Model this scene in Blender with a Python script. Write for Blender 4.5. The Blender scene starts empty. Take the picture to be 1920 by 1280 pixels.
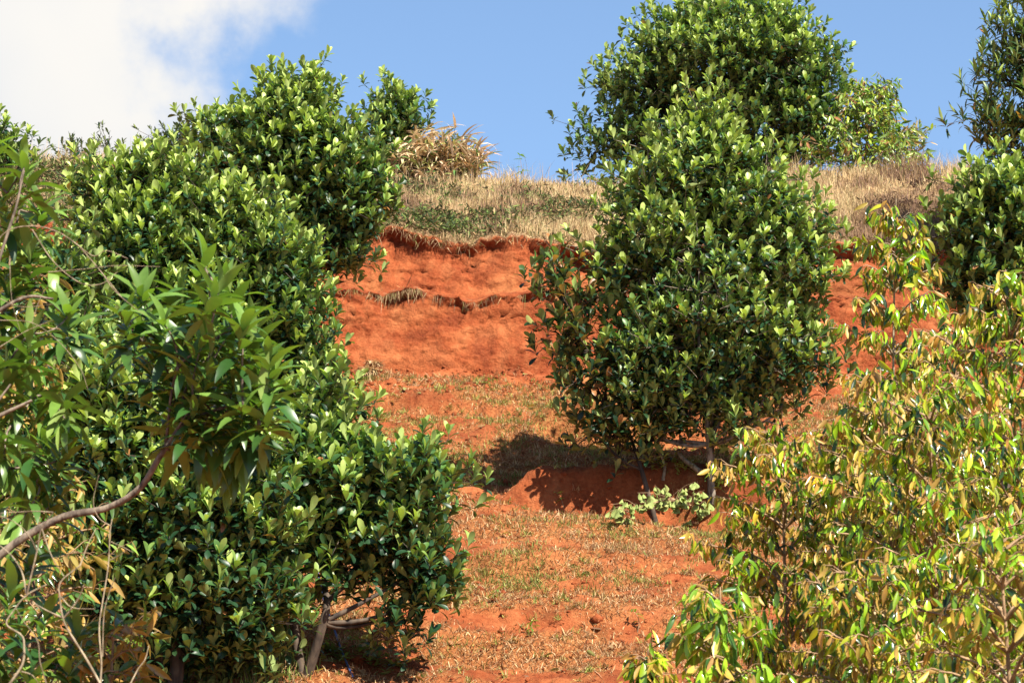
import bpy, math, numpy as np
from mathutils import Vector

# ------------------------------------------------------------------ camera, sky, sun, exposure
sc = bpy.context.scene
C = sc.collection
PITCH = math.radians(12.0)
FPX = 4533.0
cam_d = bpy.data.cameras.new('camera'); cam = bpy.data.objects.new('camera', cam_d); C.objects.link(cam)
cam_d.sensor_width = 36.0; cam_d.lens = 36.0 * FPX / 1920.0
cam_d.clip_start = 0.1; cam_d.clip_end = 6000
cam.location = (0, 0, 0); cam.rotation_euler = (math.pi / 2 + PITCH, 0, 0)
cam_d.dof.use_dof = True; cam_d.dof.focus_distance = 23.0; cam_d.dof.aperture_fstop = 11.0
sc.camera = cam

SUN = np.array([0.37, -0.54, 0.72]); SUN /= np.linalg.norm(SUN)
w = bpy.data.worlds.new('World'); sc.world = w; w.use_nodes = True
nt = w.node_tree; nt.nodes.clear()
wo = nt.nodes.new('ShaderNodeOutputWorld'); bg = nt.nodes.new('ShaderNodeBackground')
sky = nt.nodes.new('ShaderNodeTexSky'); sky.sky_type = 'NISHITA'; sky.sun_disc = False
sky.sun_elevation = math.asin(SUN[2]); sky.sun_rotation = math.atan2(SUN[0], SUN[1])
sky.altitude = 300; sky.air_density = 1.0; sky.dust_density = 0.6; sky.ozone_density = 2.5
bg.inputs['Strength'].default_value = 0.06
nt.links.new(bg.outputs[0], wo.inputs[0])
tc = nt.nodes.new('ShaderNodeTexCoord')
def wmath(op, a, b=None, clamp=False):
    n = nt.nodes.new('ShaderNodeMath'); n.operation = op; n.use_clamp = clamp
    for i, v in enumerate((a, b)):
        if v is None: continue
        if isinstance(v, (int, float)): n.inputs[i].default_value = v
        else: nt.links.new(v, n.inputs[i])
    return n.outputs[0]
sep = nt.nodes.new('ShaderNodeSeparateXYZ'); nt.links.new(tc.outputs['Generated'], sep.inputs[0])
def wnoise(scale, detail, rough, off):
    mp = nt.nodes.new('ShaderNodeMapping'); mp.inputs['Location'].default_value = off
    nt.links.new(tc.outputs['Generated'], mp.inputs[0])
    n = nt.nodes.new('ShaderNodeTexNoise'); n.inputs['Scale'].default_value = scale
    n.inputs['Detail'].default_value = detail; n.inputs['Roughness'].default_value = rough
    nt.links.new(mp.outputs[0], n.inputs['Vector']); return n.outputs['Fac']
# the cloud bank: a region of the sky (by direction) left of the view axis, broken up by noise
edge = wmath('ADD', wmath('MULTIPLY', sep.outputs['X'], -9.0), -0.95)
edge = wmath('ADD', edge, wmath('MULTIPLY', wmath('SUBTRACT', wnoise(13, 5, 0.5, (3.1, 0.4, 1.7)), 0.5), 2.6))
edge = wmath('ADD', edge, wmath('MULTIPLY', wmath('SUBTRACT', wnoise(38, 6, 0.6, (1.1, 2.4, 0.7)), 0.5), 1.0))
far = wmath('SUBTRACT', wmath('MULTIPLY', wmath('ABSOLUTE', wmath('ADD', sep.outputs['X'], 0.28)), 3.0), 0.75)
far = wmath('ADD', wmath('MAXIMUM', far, 0.0), wmath('MAXIMUM', wmath('MULTIPLY', wmath('SUBTRACT', sep.outputs['Z'], 0.42), 6.0), 0.0))
far = wmath('ADD', far, wmath('MAXIMUM', wmath('MULTIPLY', sep.outputs['Y'], -8.0), 0.0))
edge = wmath('SUBTRACT', edge, wmath('MULTIPLY', far, 2.0))
mask = nt.nodes.new('ShaderNodeMapRange'); mask.interpolation_type = 'SMOOTHSTEP'
mask.inputs['From Min'].default_value = -0.30; mask.inputs['From Max'].default_value = 0.55
nt.links.new(edge, mask.inputs['Value'])
cshade = nt.nodes.new('ShaderNodeMapRange')
nt.links.new(wnoise(7, 3, 0.5, (0.3, 5.4, 0.2)), cshade.inputs['Value'])
cshade.inputs['From Min'].default_value = 0.3; cshade.inputs['From Max'].default_value = 0.6
cc = nt.nodes.new('ShaderNodeMix'); cc.data_type = 'RGBA'
cc.inputs['A'].default_value = (4.65, 4.88, 5.2, 1); cc.inputs['B'].default_value = (5.75, 5.6, 5.35, 1)
nt.links.new(cshade.outputs[0], cc.inputs['Factor'])
# high veil that pales the blue a little, everywhere
veil = nt.nodes.new('ShaderNodeMix'); veil.data_type = 'RGBA'; veil.inputs['Factor'].default_value = 0.30
veil.inputs['B'].default_value = (2.1, 3.8, 6.7, 1)
vf = nt.nodes.new('ShaderNodeMapRange'); nt.links.new(sep.outputs['Z'], vf.inputs['Value'])
vf.inputs['From Min'].default_value = 0.15; vf.inputs['From Max'].default_value = 0.6; vf.inputs['To Min'].default_value = 0.55; vf.inputs['To Max'].default_value = 0.0
nt.links.new(vf.outputs[0], veil.inputs['Factor'])
nt.links.new(sky.outputs[0], veil.inputs['A'])
cm = nt.nodes.new('ShaderNodeMix'); cm.data_type = 'RGBA'
nt.links.new(mask.outputs[0], cm.inputs['Factor']); nt.links.new(veil.outputs['Result'], cm.inputs['A'])
nt.links.new(cc.outputs['Result'], cm.inputs['B']); nt.links.new(cm.outputs['Result'], bg.inputs['Color'])

sl = bpy.data.lights.new('sun', 'SUN'); sl.energy = 5.0; sl.angle = math.radians(0.5); sl.color = (1.0, 0.93, 0.80)
so = bpy.data.objects.new('sun', sl); C.objects.link(so)
so.rotation_euler = Vector(SUN).to_track_quat('Z', 'Y').to_euler(); so.location = (20, -20, 40)
vs = sc.view_settings; vs.view_transform = 'Standard'; vs.look = 'None'; vs.gamma = 1; vs.use_curve_mapping = False
vs.exposure = 1.5

# ------------------------------------------------------------------ helpers
cp, sp_ = math.cos(PITCH), math.sin(PITCH)
def P(px, py, d):
    """world point seen at photograph pixel (px, py) at distance y = d"""
    cx = (px - 960) / FPX; cy = (640 - py) / FPX
    v = np.array([cx, cp - cy * sp_, sp_ + cy * cp]); return v * (d / v[1])
def PX(p):
    f = p[..., 1] * cp + p[..., 2] * sp_; u = -p[..., 1] * sp_ + p[..., 2] * cp
    return 960 + FPX * p[..., 0] / f, 640 - FPX * u / f
def norm(v): return v / (np.linalg.norm(v, axis=-1, keepdims=True) + 1e-9)
_T = np.random.default_rng(7).random(65536)
def vnoise(x, y, seed=0):
    ix = np.floor(x).astype(np.int64); iy = np.floor(y).astype(np.int64)
    fx = x - ix; fy = y - iy; fx = fx * fx * (3 - 2 * fx); fy = fy * fy * (3 - 2 * fy)
    def h(a, b): 
        k = (a * 374761393 + b * 668265263 + seed * 9176357) & 0x7fffffff
        k = (k ^ (k >> 13)) * 1274126177 & 0x7fffffff
        return _T[(k ^ (k >> 15)) & 65535]
    return (h(ix, iy) * (1 - fx) + h(ix + 1, iy) * fx) * (1 - fy) + (h(ix, iy + 1) * (1 - fx) + h(ix + 1, iy + 1) * fx) * fy
def fbm(x, y, oct=4, seed=0, g=0.5):
    s = 0; a = 1; t = 0
    for i in range(oct):
        s = s + a * (vnoise(x * 2 ** i, y * 2 ** i, seed + i * 17) - 0.5); t += a; a *= g
    return s * 2 / t
def sstep(a, b, x):
    t = np.clip((x - a) / (b - a), 0, 1); return t * t * (3 - 2 * t)

def tag(o, label=None, cat=None, group=None, kind=None):
    if label: o['label'] = label
    if cat: o['category'] = cat
    if group: o['group'] = group
    if kind: o['kind'] = kind
    return o
def empty(name, loc, label, cat, group=None):
    o = bpy.data.objects.new(name, None); C.objects.link(o); o.location = [float(v) for v in loc]
    o.empty_display_size = 0.2
    return tag(o, label, cat, group)
def mesh_obj(name, V, polys, mat, parent=None, col=None, attrs=None, smooth=True):
    """V (n,3) in world metres; polys: list of int arrays (k,3) or (k,4)"""
    V = np.asarray(V, dtype=np.float64)
    if parent is not None: V = V - np.array(parent.location)
    me = bpy.data.meshes.new(name)
    polys = [p for p in polys if len(p)]
    me.vertices.add(len(V)); me.vertices.foreach_set('co', V.astype(np.float32).ravel())
    nl = sum(p.size for p in polys); npoly = sum(len(p) for p in polys)
    me.loops.add(nl); me.polygons.add(npoly)
    me.loops.foreach_set('vertex_index', np.concatenate([p.ravel() for p in polys]).astype(np.int32))
    tot = np.concatenate([np.full(len(p), p.shape[1]) for p in polys])
    st = np.concatenate([[0], np.cumsum(tot)[:-1]])
    me.polygons.foreach_set('loop_start', st.astype(np.int32))
    me.polygons.foreach_set('use_smooth', np.full(npoly, smooth))
    me.update(calc_edges=True)
    if col is not None:
        a = me.color_attributes.new('tint', 'FLOAT_COLOR', 'POINT')
        c4 = np.ones((len(V), 4), np.float32); c4[:, :3] = col; a.data.foreach_set('color', c4.ravel())
    for k, v in (attrs or {}).items():
        a = me.attributes.new(k, 'FLOAT', 'POINT'); a.data.foreach_set('value', np.asarray(v, np.float32).ravel())
    if mat: me.materials.append(mat)
    o = bpy.data.objects.new(name, me); C.objects.link(o)
    if parent is not None: o.parent = parent
    return o

class Tubes:
    def __init__(s): s.V = []; s.F = []; s.n = 0
    def add(s, path, rad, sides=6):
        path = np.asarray(path, float); n = len(path)
        rad = np.broadcast_to(np.asarray(rad, float), (n,)) if np.ndim(rad) == 0 or len(rad) == n else np.linspace(rad[0], rad[1], n)
        t = np.gradient(path, axis=0); t = norm(t)
        ref = np.array([0.31, 0.87, 0.12]) if abs(t[0, 2]) > 0.6 else np.array([0.1, 0.05, 1.0])
        a = norm(np.cross(t, ref)); b = np.cross(t, a)
        th = np.arange(sides) * 2 * np.pi / sides
        ring = path[:, None] + rad[:, None, None] * (np.cos(th)[None, :, None] * a[:, None] + np.sin(th)[None, :, None] * b[:, None])
        s.V.append(ring.reshape(-1, 3))
        i = np.arange(n - 1)[:, None] * sides; j = np.arange(sides)[None]; j2 = (j + 1) % sides
        s.F.append((np.stack([i + j, i + j2, i + sides + j2, i + sides + j], -1).reshape(-1, 4) + s.n))
        s.n += n * sides
    def build(s, name, mat, parent=None):
        return mesh_obj(name, np.concatenate(s.V), [np.concatenate(s.F)], mat, parent)
def curve(a, b, bow, n=6):
    """path a->b bowed by vector"""
    t = np.linspace(0, 1, n)[:, None]
    return np.asarray(a) * (1 - t) + np.asarray(b) * t + np.asarray(bow) * (4 * t * (1 - t))
def spline(pts, n=24):
    pts = np.asarray(pts, float); k = len(pts)
    q = np.vstack([2 * pts[0] - pts[1], pts, 2 * pts[-1] - pts[-2]]); out = []
    for u in np.linspace(0, k - 1 - 1e-6, n):
        i = int(u); f = u - i; a, b, c, d = q[i:i + 4]
        out.append(0.5 * ((2 * b) + (c - a) * f + (2 * a - 5 * b + 4 * c - d) * f * f + (3 * b - a - 3 * c + d) * f ** 3))
    return np.array(out)

# leaf outlines: (t along the leaf, half width)
SHAPES = {
    'obovate': ([0, .10, .30, .55, .78, .93, 1], [.02, .06, .18, .265, .275, .17, .03]),
    'elliptic': ([0, .12, .35, .6, .82, 1], [.015, .09, .145, .14, .08, .006]),
    'lance': ([0, .1, .28, .5, .72, .88, 1], [.012, .06, .11, .12, .09, .045, .004]),
    'round': ([0, .12, .35, .65, .88, 1], [.02, .16, .31, .34, .2, .02]),
    'blade': ([0, .1, .3, .5, .7, .86, 1], [.012, .03, .04, .038, .028, .015, .002]),
    'small': ([0, .35, .75, 1], [.02, .2, .17, .01]),
}
def leaves(name, mat, parent, pos, d, nrm, L, col, bend, shape='obovate', fold=0.35, wscale=None, twist=None):
    N = len(pos); ts, ws = map(np.array, SHAPES[shape]); R = len(ts)
    d = norm(d); x = norm(np.cross(d, nrm)); n = np.cross(x, d)
    wsc = np.ones(N) if wscale is None else wscale
    u = np.array([-1.0, 0.0, 1.0])
    # curve the leaf as an arc: angle bend*t
    b = np.asarray(bend)[:, None] * np.ones(R)[None]; b = np.where(np.abs(b) < 1e-3, 1e-3, b); t = ts[None]
    yy = np.sin(b * t) / b; zz = -(1 - np.cos(b * t)) / b
    W = ws[None] * wsc[:, None]
    tw = (np.zeros(N) if twist is None else twist)[:, None] * t
    xx = x[:, None] * np.cos(tw)[..., None] + n[:, None] * np.sin(tw)[..., None]
    nn = -x[:, None] * np.sin(tw)[..., None] + n[:, None] * np.cos(tw)[..., None]
    ctr = pos[:, None] + L[:, None, None] * (d[:, None] * yy[..., None] + n[:, None] * zz[..., None])
    V = ctr[:, :, None] + L[:, None, None, None] * (xx[:, :, None] * (u[None, None, :] * W[..., None])[..., None]
        + nn[:, :, None] * (np.abs(u)[None, None, :] * fold * W[..., None])[..., None])
    V = V.reshape(-1, 3)
    i = np.arange(R - 1)[:, None] * 3; j = np.arange(2)[None]
    f = np.stack([i + j, i + j + 1, i + j + 4, i + j + 3], -1).reshape(-1, 4)
    F = (f[None] + (np.arange(N) * R * 3)[:, None, None]).reshape(-1, 4)
    c = np.repeat(col, R * 3, axis=0)
    return mesh_obj(name, V, [F], mat, parent, col=c)

# ------------------------------------------------------------------ materials
def new_mat(name):
    m = bpy.data.materials.new(name); m.use_nodes = True; m.node_tree.nodes.clear(); return m, m.node_tree
def leaf_mat(name, back, back_mix, rough=0.36, trans=0.28, spec=0.5, back_rough=0.7, tcol=(1.5, 1.7, 0.6)):
    m, t = new_mat(name); N = t.nodes; L = t.links
    out = N.new('ShaderNodeOutputMaterial'); at = N.new('ShaderNodeAttribute'); at.attribute_name = 'tint'
    geo = N.new('ShaderNodeNewGeometry')
    bk = N.new('ShaderNodeMix'); bk.data_type = 'RGBA'; bk.inputs['Factor'].default_value = back_mix
    L.new(at.outputs['Color'], bk.inputs['A']); bk.inputs['B'].default_value = (*back, 1)
    side = N.new('ShaderNodeMix'); side.data_type = 'RGBA'
    L.new(geo.outputs['Backfacing'], side.inputs['Factor']); L.new(at.outputs['Color'], side.inputs['A']); L.new(bk.outputs['Result'], side.inputs['B'])
    # blotches on the blade
    tc = N.new('ShaderNodeTexCoord'); nz = N.new('ShaderNodeTexNoise'); nz.inputs['Scale'].default_value = 22; nz.inputs['Detail'].default_value = 3
    L.new(tc.outputs['Object'], nz.inputs['Vector'])
    mr = N.new('ShaderNodeMapRange'); mr.inputs['To Min'].default_value = 0.72; mr.inputs['To Max'].default_value = 1.28
    L.new(nz.outputs['Fac'], mr.inputs['Value'])
    vm = N.new('ShaderNodeVectorMath'); vm.operation = 'SCALE'; L.new(side.outputs['Result'], vm.inputs[0]); L.new(mr.outputs[0], vm.inputs['Scale'])
    pb = N.new('ShaderNodeBsdfPrincipled'); L.new(vm.outputs[0], pb.inputs['Base Color'])
    rr = N.new('ShaderNodeMix'); rr.data_type = 'FLOAT'; L.new(geo.outputs['Backfacing'], rr.inputs['Factor'])
    rr.inputs['A'].default_value = rough; rr.inputs['B'].default_value = back_rough; L.new(rr.outputs['Result'], pb.inputs['Roughness'])
    pb.inputs['Specular IOR Level'].default_value = spec
    tr = N.new('ShaderNodeBsdfTranslucent'); tv = N.new('ShaderNodeVectorMath'); tv.operation = 'MULTIPLY'
    L.new(at.outputs['Color'], tv.inputs[0]); tv.inputs[1].default_value = tcol; L.new(tv.outputs[0], tr.inputs['Color'])
    mx = N.new('ShaderNodeMixShader'); mx.inputs[0].default_value = trans
    L.new(pb.outputs[0], mx.inputs[1]); L.new(tr.outputs[0], mx.inputs[2]); L.new(mx.outputs[0], out.inputs[0])
    return m
def plain_tint_mat(name, rough=0.8, trans=0.2):
    m, t = new_mat(name); N = t.nodes; L = t.links
    out = N.new('ShaderNodeOutputMaterial'); at = N.new('ShaderNodeAttribute'); at.attribute_name = 'tint'
    pb = N.new('ShaderNodeBsdfPrincipled'); pb.inputs['Roughness'].default_value = rough; pb.inputs['Specular IOR Level'].default_value = 0.25
    L.new(at.outputs['Color'], pb.inputs['Base Color'])
    tr = N.new('ShaderNodeBsdfTranslucent'); L.new(at.outputs['Color'], tr.inputs['Color'])
    mx = N.new('ShaderNodeMixShader'); mx.inputs[0].default_value = trans
    L.new(pb.outputs[0], mx.inputs[1]); L.new(tr.outputs[0], mx.inputs[2]); L.new(mx.outputs[0], out.inputs[0])
    return m
def bark_mat(name, a, b, scale=14):
    m, t = new_mat(name); N = t.nodes; L = t.links
    out = N.new('ShaderNodeOutputMaterial'); pb = N.new('ShaderNodeBsdfPrincipled'); pb.inputs['Roughness'].default_value = 0.85
    tc = N.new('ShaderNodeTexCoord'); mp = N.new('ShaderNodeMapping'); mp.inputs['Scale'].default_value = (1, 1, 0.45)
    L.new(tc.outputs['Object'], mp.inputs[0])
    nz = N.new('ShaderNodeTexNoise'); nz.inputs['Scale'].default_value = scale; nz.inputs['Detail'].default_value = 5; L.new(mp.outputs[0], nz.inputs['Vector'])
    r = N.new('ShaderNodeValToRGB'); r.color_ramp.elements[0].position = 0.38; r.color_ramp.elements[1].position = 0.62
    r.color_ramp.elements[0].color = (*a, 1); r.color_ramp.elements[1].color = (*b, 1); L.new(nz.outputs['Fac'], r.inputs[0])
    L.new(r.outputs[0], pb.inputs['Base Color'])
    bp = N.new('ShaderNodeBump'); bp.inputs['Strength'].default_value = 0.6; bp.inputs['Distance'].default_value = 0.01
    L.new(nz.outputs['Fac'], bp.inputs['Height']); L.new(bp.outputs[0], pb.inputs['Normal']); L.new(pb.outputs[0], out.inputs[0])
    return m
def soil_mat():
    m, t = new_mat('red_soil'); N = t.nodes; L = t.links
    out = N.new('ShaderNodeOutputMaterial'); pb = N.new('ShaderNodeBsdfPrincipled'); pb.inputs['Roughness'].default_value = 0.95
    pb.inputs['Specular IOR Level'].default_value = 0.15
    tc = N.new('ShaderNodeTexCoord')
    def nz(scale, det=4, rough=0.55, off=(0, 0, 0), sc_=(1, 1, 1)):
        mp = N.new('ShaderNodeMapping'); mp.inputs['Location'].default_value = off; mp.inputs['Scale'].default_value = sc_
        L.new(tc.outputs['Object'], mp.inputs[0])
        n = N.new('ShaderNodeTexNoise'); n.inputs['Scale'].default_value = scale; n.inputs['Detail'].default_value = det
        n.inputs['Roughness'].default_value = rough; L.new(mp.outputs[0], n.inputs['Vector']); return n.outputs['Fac']
    def ramp(f, stops):
        r = N.new('ShaderNodeValToRGB'); e = r.color_ramp.elements
        e[0].position, e[0].color = stops[0][0], (*stops[0][1], 1); e[1].position, e[1].color = stops[-1][0], (*stops[-1][1], 1)
        for p_, c_ in stops[1:-1]:
            q = e.new(p_); q.color = (*c_, 1)
        L.new(f, r.inputs[0]); return r.outputs[0]
    def mix(f, a, b):
        x = N.new('ShaderNodeMix'); x.data_type = 'RGBA'
        if isinstance(f, float): x.inputs['Factor'].default_value = f
        else: L.new(f, x.inputs['Factor'])
        L.new(a, x.inputs['A']); L.new(b, x.inputs['B']); return x.outputs['Result']
    def attr(k):
        a = N.new('ShaderNodeAttribute'); a.attribute_name = k; return a.outputs['Fac']
    big = nz(0.9, 5, 0.6, sc_=(1, 1, 1.6))
    base = ramp(big, [(0.32, (0.100, 0.019, 0.007)), (0.43, (0.175, 0.035, 0.011)), (0.53, (0.260, 0.064, 0.020)), (0.66, (0.400, 0.141, 0.053))])
    fine = ramp(nz(26, 6, 0.65, (3, 1, 2)), [(0.37, (0.050, 0.011, 0.005)), (0.46, (0.210, 0.045, 0.014)), (0.64, (0.360, 0.121, 0.047))])
    base = mix(0.38, base, fine)
    mid = ramp(nz(3.2, 6, 0.6, (5, 2, 8), (1, 1, 0.55)), [(0.38, (0.100, 0.019, 0.008)), (0.5, (0.240, 0.054, 0.017)), (0.64, (0.420, 0.150, 0.058))])
    base = mix(0.35, base, mid)
    # scattered dark specks and holes
    litter = ramp(nz(30, 5, 0.7, (7, 3, 1), (1, 1.0, 1.0)), [(0.35, (0.110, 0.044, 0.016)), (0.5, (0.260, 0.102, 0.033)), (0.65, (0.380, 0.204, 0.074))])
    base = mix(attr('litter'), base, litter)
    bank = ramp(nz(12, 6, 0.65, (2, 9, 4)), [(0.35, (0.08, 0.05, 0.028)), (0.5, (0.22, 0.14, 0.075)), (0.65, (0.34, 0.235, 0.12))])
    base = mix(attr('turf'), base, bank)
    L.new(base, pb.inputs['Base Color'])
    h = N.new('ShaderNodeMath'); h.operation = 'ADD'; L.new(nz(14, 8, 0.65), h.inputs[0])
    h2 = N.new('ShaderNodeMath'); h2.operation = 'MULTIPLY'; h2.inputs[1].default_value = 0.35; L.new(nz(60, 5, 0.7), h2.inputs[0]); L.new(h2.outputs[0], h.inputs[1])
    bp = N.new('ShaderNodeBump'); bp.inputs['Strength'].default_value = 0.9; bp.inputs['Distance'].default_value = 0.05
    L.new(h.outputs[0], bp.inputs['Height']); L.new(bp.outputs[0], pb.inputs['Normal']); L.new(pb.outputs[0], out.inputs[0])
    return m
def flat_mat(name, col, rough=0.5):
    m, t = new_mat(name); N = t.nodes; L = t.links
    out = N.new('ShaderNodeOutputMaterial'); pb = N.new('ShaderNodeBsdfPrincipled'); pb.inputs['Roughness'].default_value = rough
    nz = N.new('ShaderNodeTexNoise'); nz.inputs['Scale'].default_value = 9
    r = N.new('ShaderNodeValToRGB'); r.color_ramp.elements[0].color = (*[c * 0.75 for c in col], 1); r.color_ramp.elements[1].color = (*[min(1, c * 1.2) for c in col], 1)
    L.new(nz.outputs['Fac'], r.inputs[0]); L.new(r.outputs[0], pb.inputs['Base Color']); L.new(pb.outputs[0], out.inputs[0]); return m

M_JACK = leaf_mat('broad_leaf', (0.32, 0.39, 0.12), 0.68, rough=0.40, trans=0.24, spec=0.34)
M_DUR = leaf_mat('drooping_leaf', (0.50, 0.27, 0.06), 0.8, rough=0.24, trans=0.36, spec=0.6, back_rough=0.5)
M_DARK = leaf_mat('dark_compound_leaf', (0.09, 0.13, 0.045), 0.6, rough=0.35, trans=0.2)
M_MANGO = leaf_mat('long_leaf', (0.25, 0.35, 0.075), 0.75, rough=0.34, trans=0.28, spec=0.5)
M_WILT = leaf_mat('wilted_leaf', (0.25, 0.30, 0.09), 0.8, rough=0.6, trans=0.2, spec=0.3)
M_GRASS = plain_tint_mat('grass_blade')
M_BARK = bark_mat('bark_dark', (0.022, 0.014, 0.010), (0.085, 0.058, 0.038))
M_BARKG = bark_mat('bark_grey_brown', (0.06, 0.042, 0.03), (0.20, 0.155, 0.11), 40)
M_BARKL = bark_mat('bark_lichened', (0.06, 0.04, 0.026), (0.24, 0.20, 0.15), 22)
M_TWIG = bark_mat('twig_pale', (0.13, 0.095, 0.055), (0.30, 0.24, 0.155), 45)
M_TWIGB = bark_mat('twig_brown', (0.16, 0.09, 0.045), (0.34, 0.22, 0.12), 30)
M_SOIL = soil_mat()
M_HOSE = flat_mat('blue_hose_plastic', (0.03, 0.07, 0.24), 0.35)

# ------------------------------------------------------------------ ground
y_lin = lambda y: 1.54 + (6.53 - 1.54) * (y - 22) / 11.0
def z_of(py, y): return P(960, py, y)[2]
def ground_nodes(x):
    pxs = 960 + x * FPX / 35.0
    lip = np.interp(pxs, [0, 300, 600, 690, 750, 800, 840, 885, 900, 960, 1030, 1075, 1110, 1300, 1560, 1740, 1920], [425, 425, 432, 436, 438, 448, 458, 464, 450, 444, 455, 462, 476, 460, 455, 470, 460])
    led = np.interp(pxs, [0, 500, 640, 700, 780, 840, 880, 940, 1000, 1100, 1300, 1920], [545, 545, 546, 551, 549, 561, 566, 555, 550, 548, 560, 560])
    rid = np.interp(pxs, [0, 60, 250, 500, 740, 1140, 1560, 1830, 1920], [302, 300, 312, 338, 346, 350, 340, 334, 330])
    f = lambda py, y: P(960, 0, y)[2] * 0 + np.array([z_of(q, y) for q in np.atleast_1d(py)])
    zl = f(led, 33.4); zt = f(lip, 34.1); zr = f(rid, 37.6)
    lipn = fbm(x * 1.7, x * 0 + 3.3, 5, 5, 0.65) * 0.16; ledn = fbm(x * 2.2, x * 0 + 8.3, 4, 9) * 0.07
    zt = zt + lipn; zl = zl + ledn
    one = np.ones_like(x)
    fadeR = 1 - sstep(1130, 1420, pxs)
    recess = np.clip(0.01 + 0.26 * fbm(x * 1.9, x * 0 + 1.1, 4, 21), -0.10, 0.22)   # how far the lips overhang
    prot = np.clip(0.13 + 0.28 * fbm(x * 2.0, x * 0 + 5.1, 5, 31, 0.65), 0.11, 0.29) * (0.15 + 0.85 * fadeR)
    zb = y_lin(33.0)
    Y = [-30, 0, 14, 19, 22, 33.0, 33.36 + 0.5 * recess, 33.42 - prot, 33.86, 34.16 + recess, 34.06, 34.4, 35.9, 37.6, 39.2, 48, 80, 400, 2500]
    Z = [-3.6, -2.2, -0.8, 0.5, 1.54, zb, zl - 0.10, zl, zl + 0.16, zt - 0.16, zt, zt + 0.20, zt + 0.22 + (zr - zt - 0.22) * 0.50, zr, zr + 0.12, zr - 0.8, zr - 9, -30, -80]
    return np.array([one * v for v in Y]), np.array([one * v for v in Z])
ROWS = [4, 14, 16, 50, 330, 34, 5, 14, 26, 5, 12, 44, 44, 16, 10, 8, 8, 8]
fx_ = np.arange(-8.6, 8.6, 0.042)
outer = np.array([9.2, 10, 12, 15, 20, 28, 40, 60, 100, 200, 500, 1500, 3000.])
gx = np.concatenate([-outer[::-1], fx_, outer])
NY, NZ = ground_nodes(gx)
rows_y, rows_z, seg = [], [], []
for k, n in enumerate(ROWS):
    for t in np.arange(n) / n:
        rows_y.append(NY[k] * (1 - t) + NY[k + 1] * t); rows_z.append(NZ[k] * (1 - t) + NZ[k + 1] * t); seg.append(k + t)
rows_y.append(NY[-1]); rows_z.append(NZ[-1]); seg.append(len(ROWS))
GY = np.array(rows_y); GZ = np.array(rows_z); SEG = np.array(seg)[:, None] * np.ones_like(GY); GX = gx[None] * np.ones_like(GY)
near = (1 - sstep(12, 30, np.abs(GX)))
wslope = sstep(3.0, 4.0, SEG) * (1 - sstep(4.93, 5.05, SEG)) * near
wcliff = sstep(4.96, 5.25, SEG) * (1 - sstep(10.0, 10.8, SEG)) * near
wbank = sstep(10.3, 11.2, SEG) * near * (1 - sstep(14, 15, SEG))
# the open slope: broad swells, horizontal tread marks, clods
d = 0.26 * fbm(GX * 0.45, GY * 0.6, 3, 41) + 0.06 * fbm(GX * 0.8, GY * 2.6, 4, 43) + 0.06 * fbm(GX * 3.0, GY * 8.5, 4, 47) + 0.035 * fbm(GX * 11, GY * 14, 3, 49)
# small terraces with steep front faces
def step(x0, x1, y0, h, back, soft=0.10, wob=0.25, seed=60):
    yy = y0 + wob * fbm(GX * 1.1, GX * 0 + seed * 0.37, 4, seed)
    wx = sstep(x0 - 0.3, x0 + 0.3, GX) * (1 - sstep(x1 - 0.4, x1 + 0.4, GX))
    up = sstep(yy, yy + soft, GY) * (1 - sstep(yy + soft, yy + soft + back, GY)) * h
    dn = sstep(yy - back * 0.8, yy, GY) * (1 - sstep(yy, yy + soft, GY)) * h * 0.55
    return wx * (up - dn)
def ypx(py):   # y where the plain slope is seen at row py
    ys = np.linspace(20, 33, 400); return float(np.interp(-py, -PX(np.stack([ys * 0, ys, y_lin(ys)], -1))[1], ys))
def xat(px, y): return (px - 960) / FPX * y
yA = ypx(945); yB = ypx(815)
d = d + step(xat(975, yA), xat(1450, yA), yA, 0.40, 1.0, 0.14, 0.35, 61)
yB = ypx(805)
d = d + step(xat(1020, yB), xat(1350, yB), yB, 0.34, 1.0, 0.16, 0.3, 67)
d = d + step(xat(600, 28), xat(960, 28), ypx(760), 0.16, 1.2, 0.25, 0.6, 71)
d = d + step(xat(900, 24), xat(1330, 24), ypx(1190), 0.07, 0.8, 0.22, 0.5, 73)
d = d + step(xat(830, 24), xat(1250, 24), ypx(1075), 0.05, 0.9, 0.2, 0.5, 79)
GZ = GZ + d * wslope
# talus crumbs along the cliff foot
tal = np.exp(-((GY - 32.75) / 0.22) ** 2) * np.clip(fbm(GX * 2.2, GY * 3, 4, 83) + 0.1, 0, 1) * 0.45
GZ = GZ + tal * (1 - sstep(4.98, 5.1, SEG)) * near
# the cut face: hollows, ribs, crumbly surface (pushed along y)
dc = 0.13 * fbm(GX * 0.8, GZ * 1.1, 3, 91) + 0.05 * fbm(GX * 1.9, GZ * 3.4, 4, 93) + 0.04 * fbm(GX * 6, GZ * 9, 4, 95) + 0.03 * fbm(GX * 17, GZ * 22, 3, 94)
wx_ = GX + 0.3 * fbm(GX * 2, GZ * 2, 3, 88); crk = np.abs(fbm(wx_ * 2.2, GZ * 6.5, 3, 96)); dc = dc + 0.06 * (1 - sstep(0.0, 0.06, crk)) * sstep(0.05, 0.4, fbm(GX * 1.6, GZ * 2.4, 2, 89)) + 0.03 * sstep(0.35, 0.6, fbm(wx_ * 12, GZ * 15, 2, 98))
rid_ = -np.abs(fbm(GX * 3.1, GZ * 1.6, 3, 97)); dc = dc + 0.05 * rid_
GY = GY + dc * wcliff; GZ = GZ + 0.04 * fbm(GX * 9, GY * 9, 3, 99) * wcliff
GZ = GZ + (0.16 * fbm(GX * 0.8, GY * 1.2, 4, 101) + 0.05 * fbm(GX * 5, GY * 5, 3, 103)) * wbank
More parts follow.
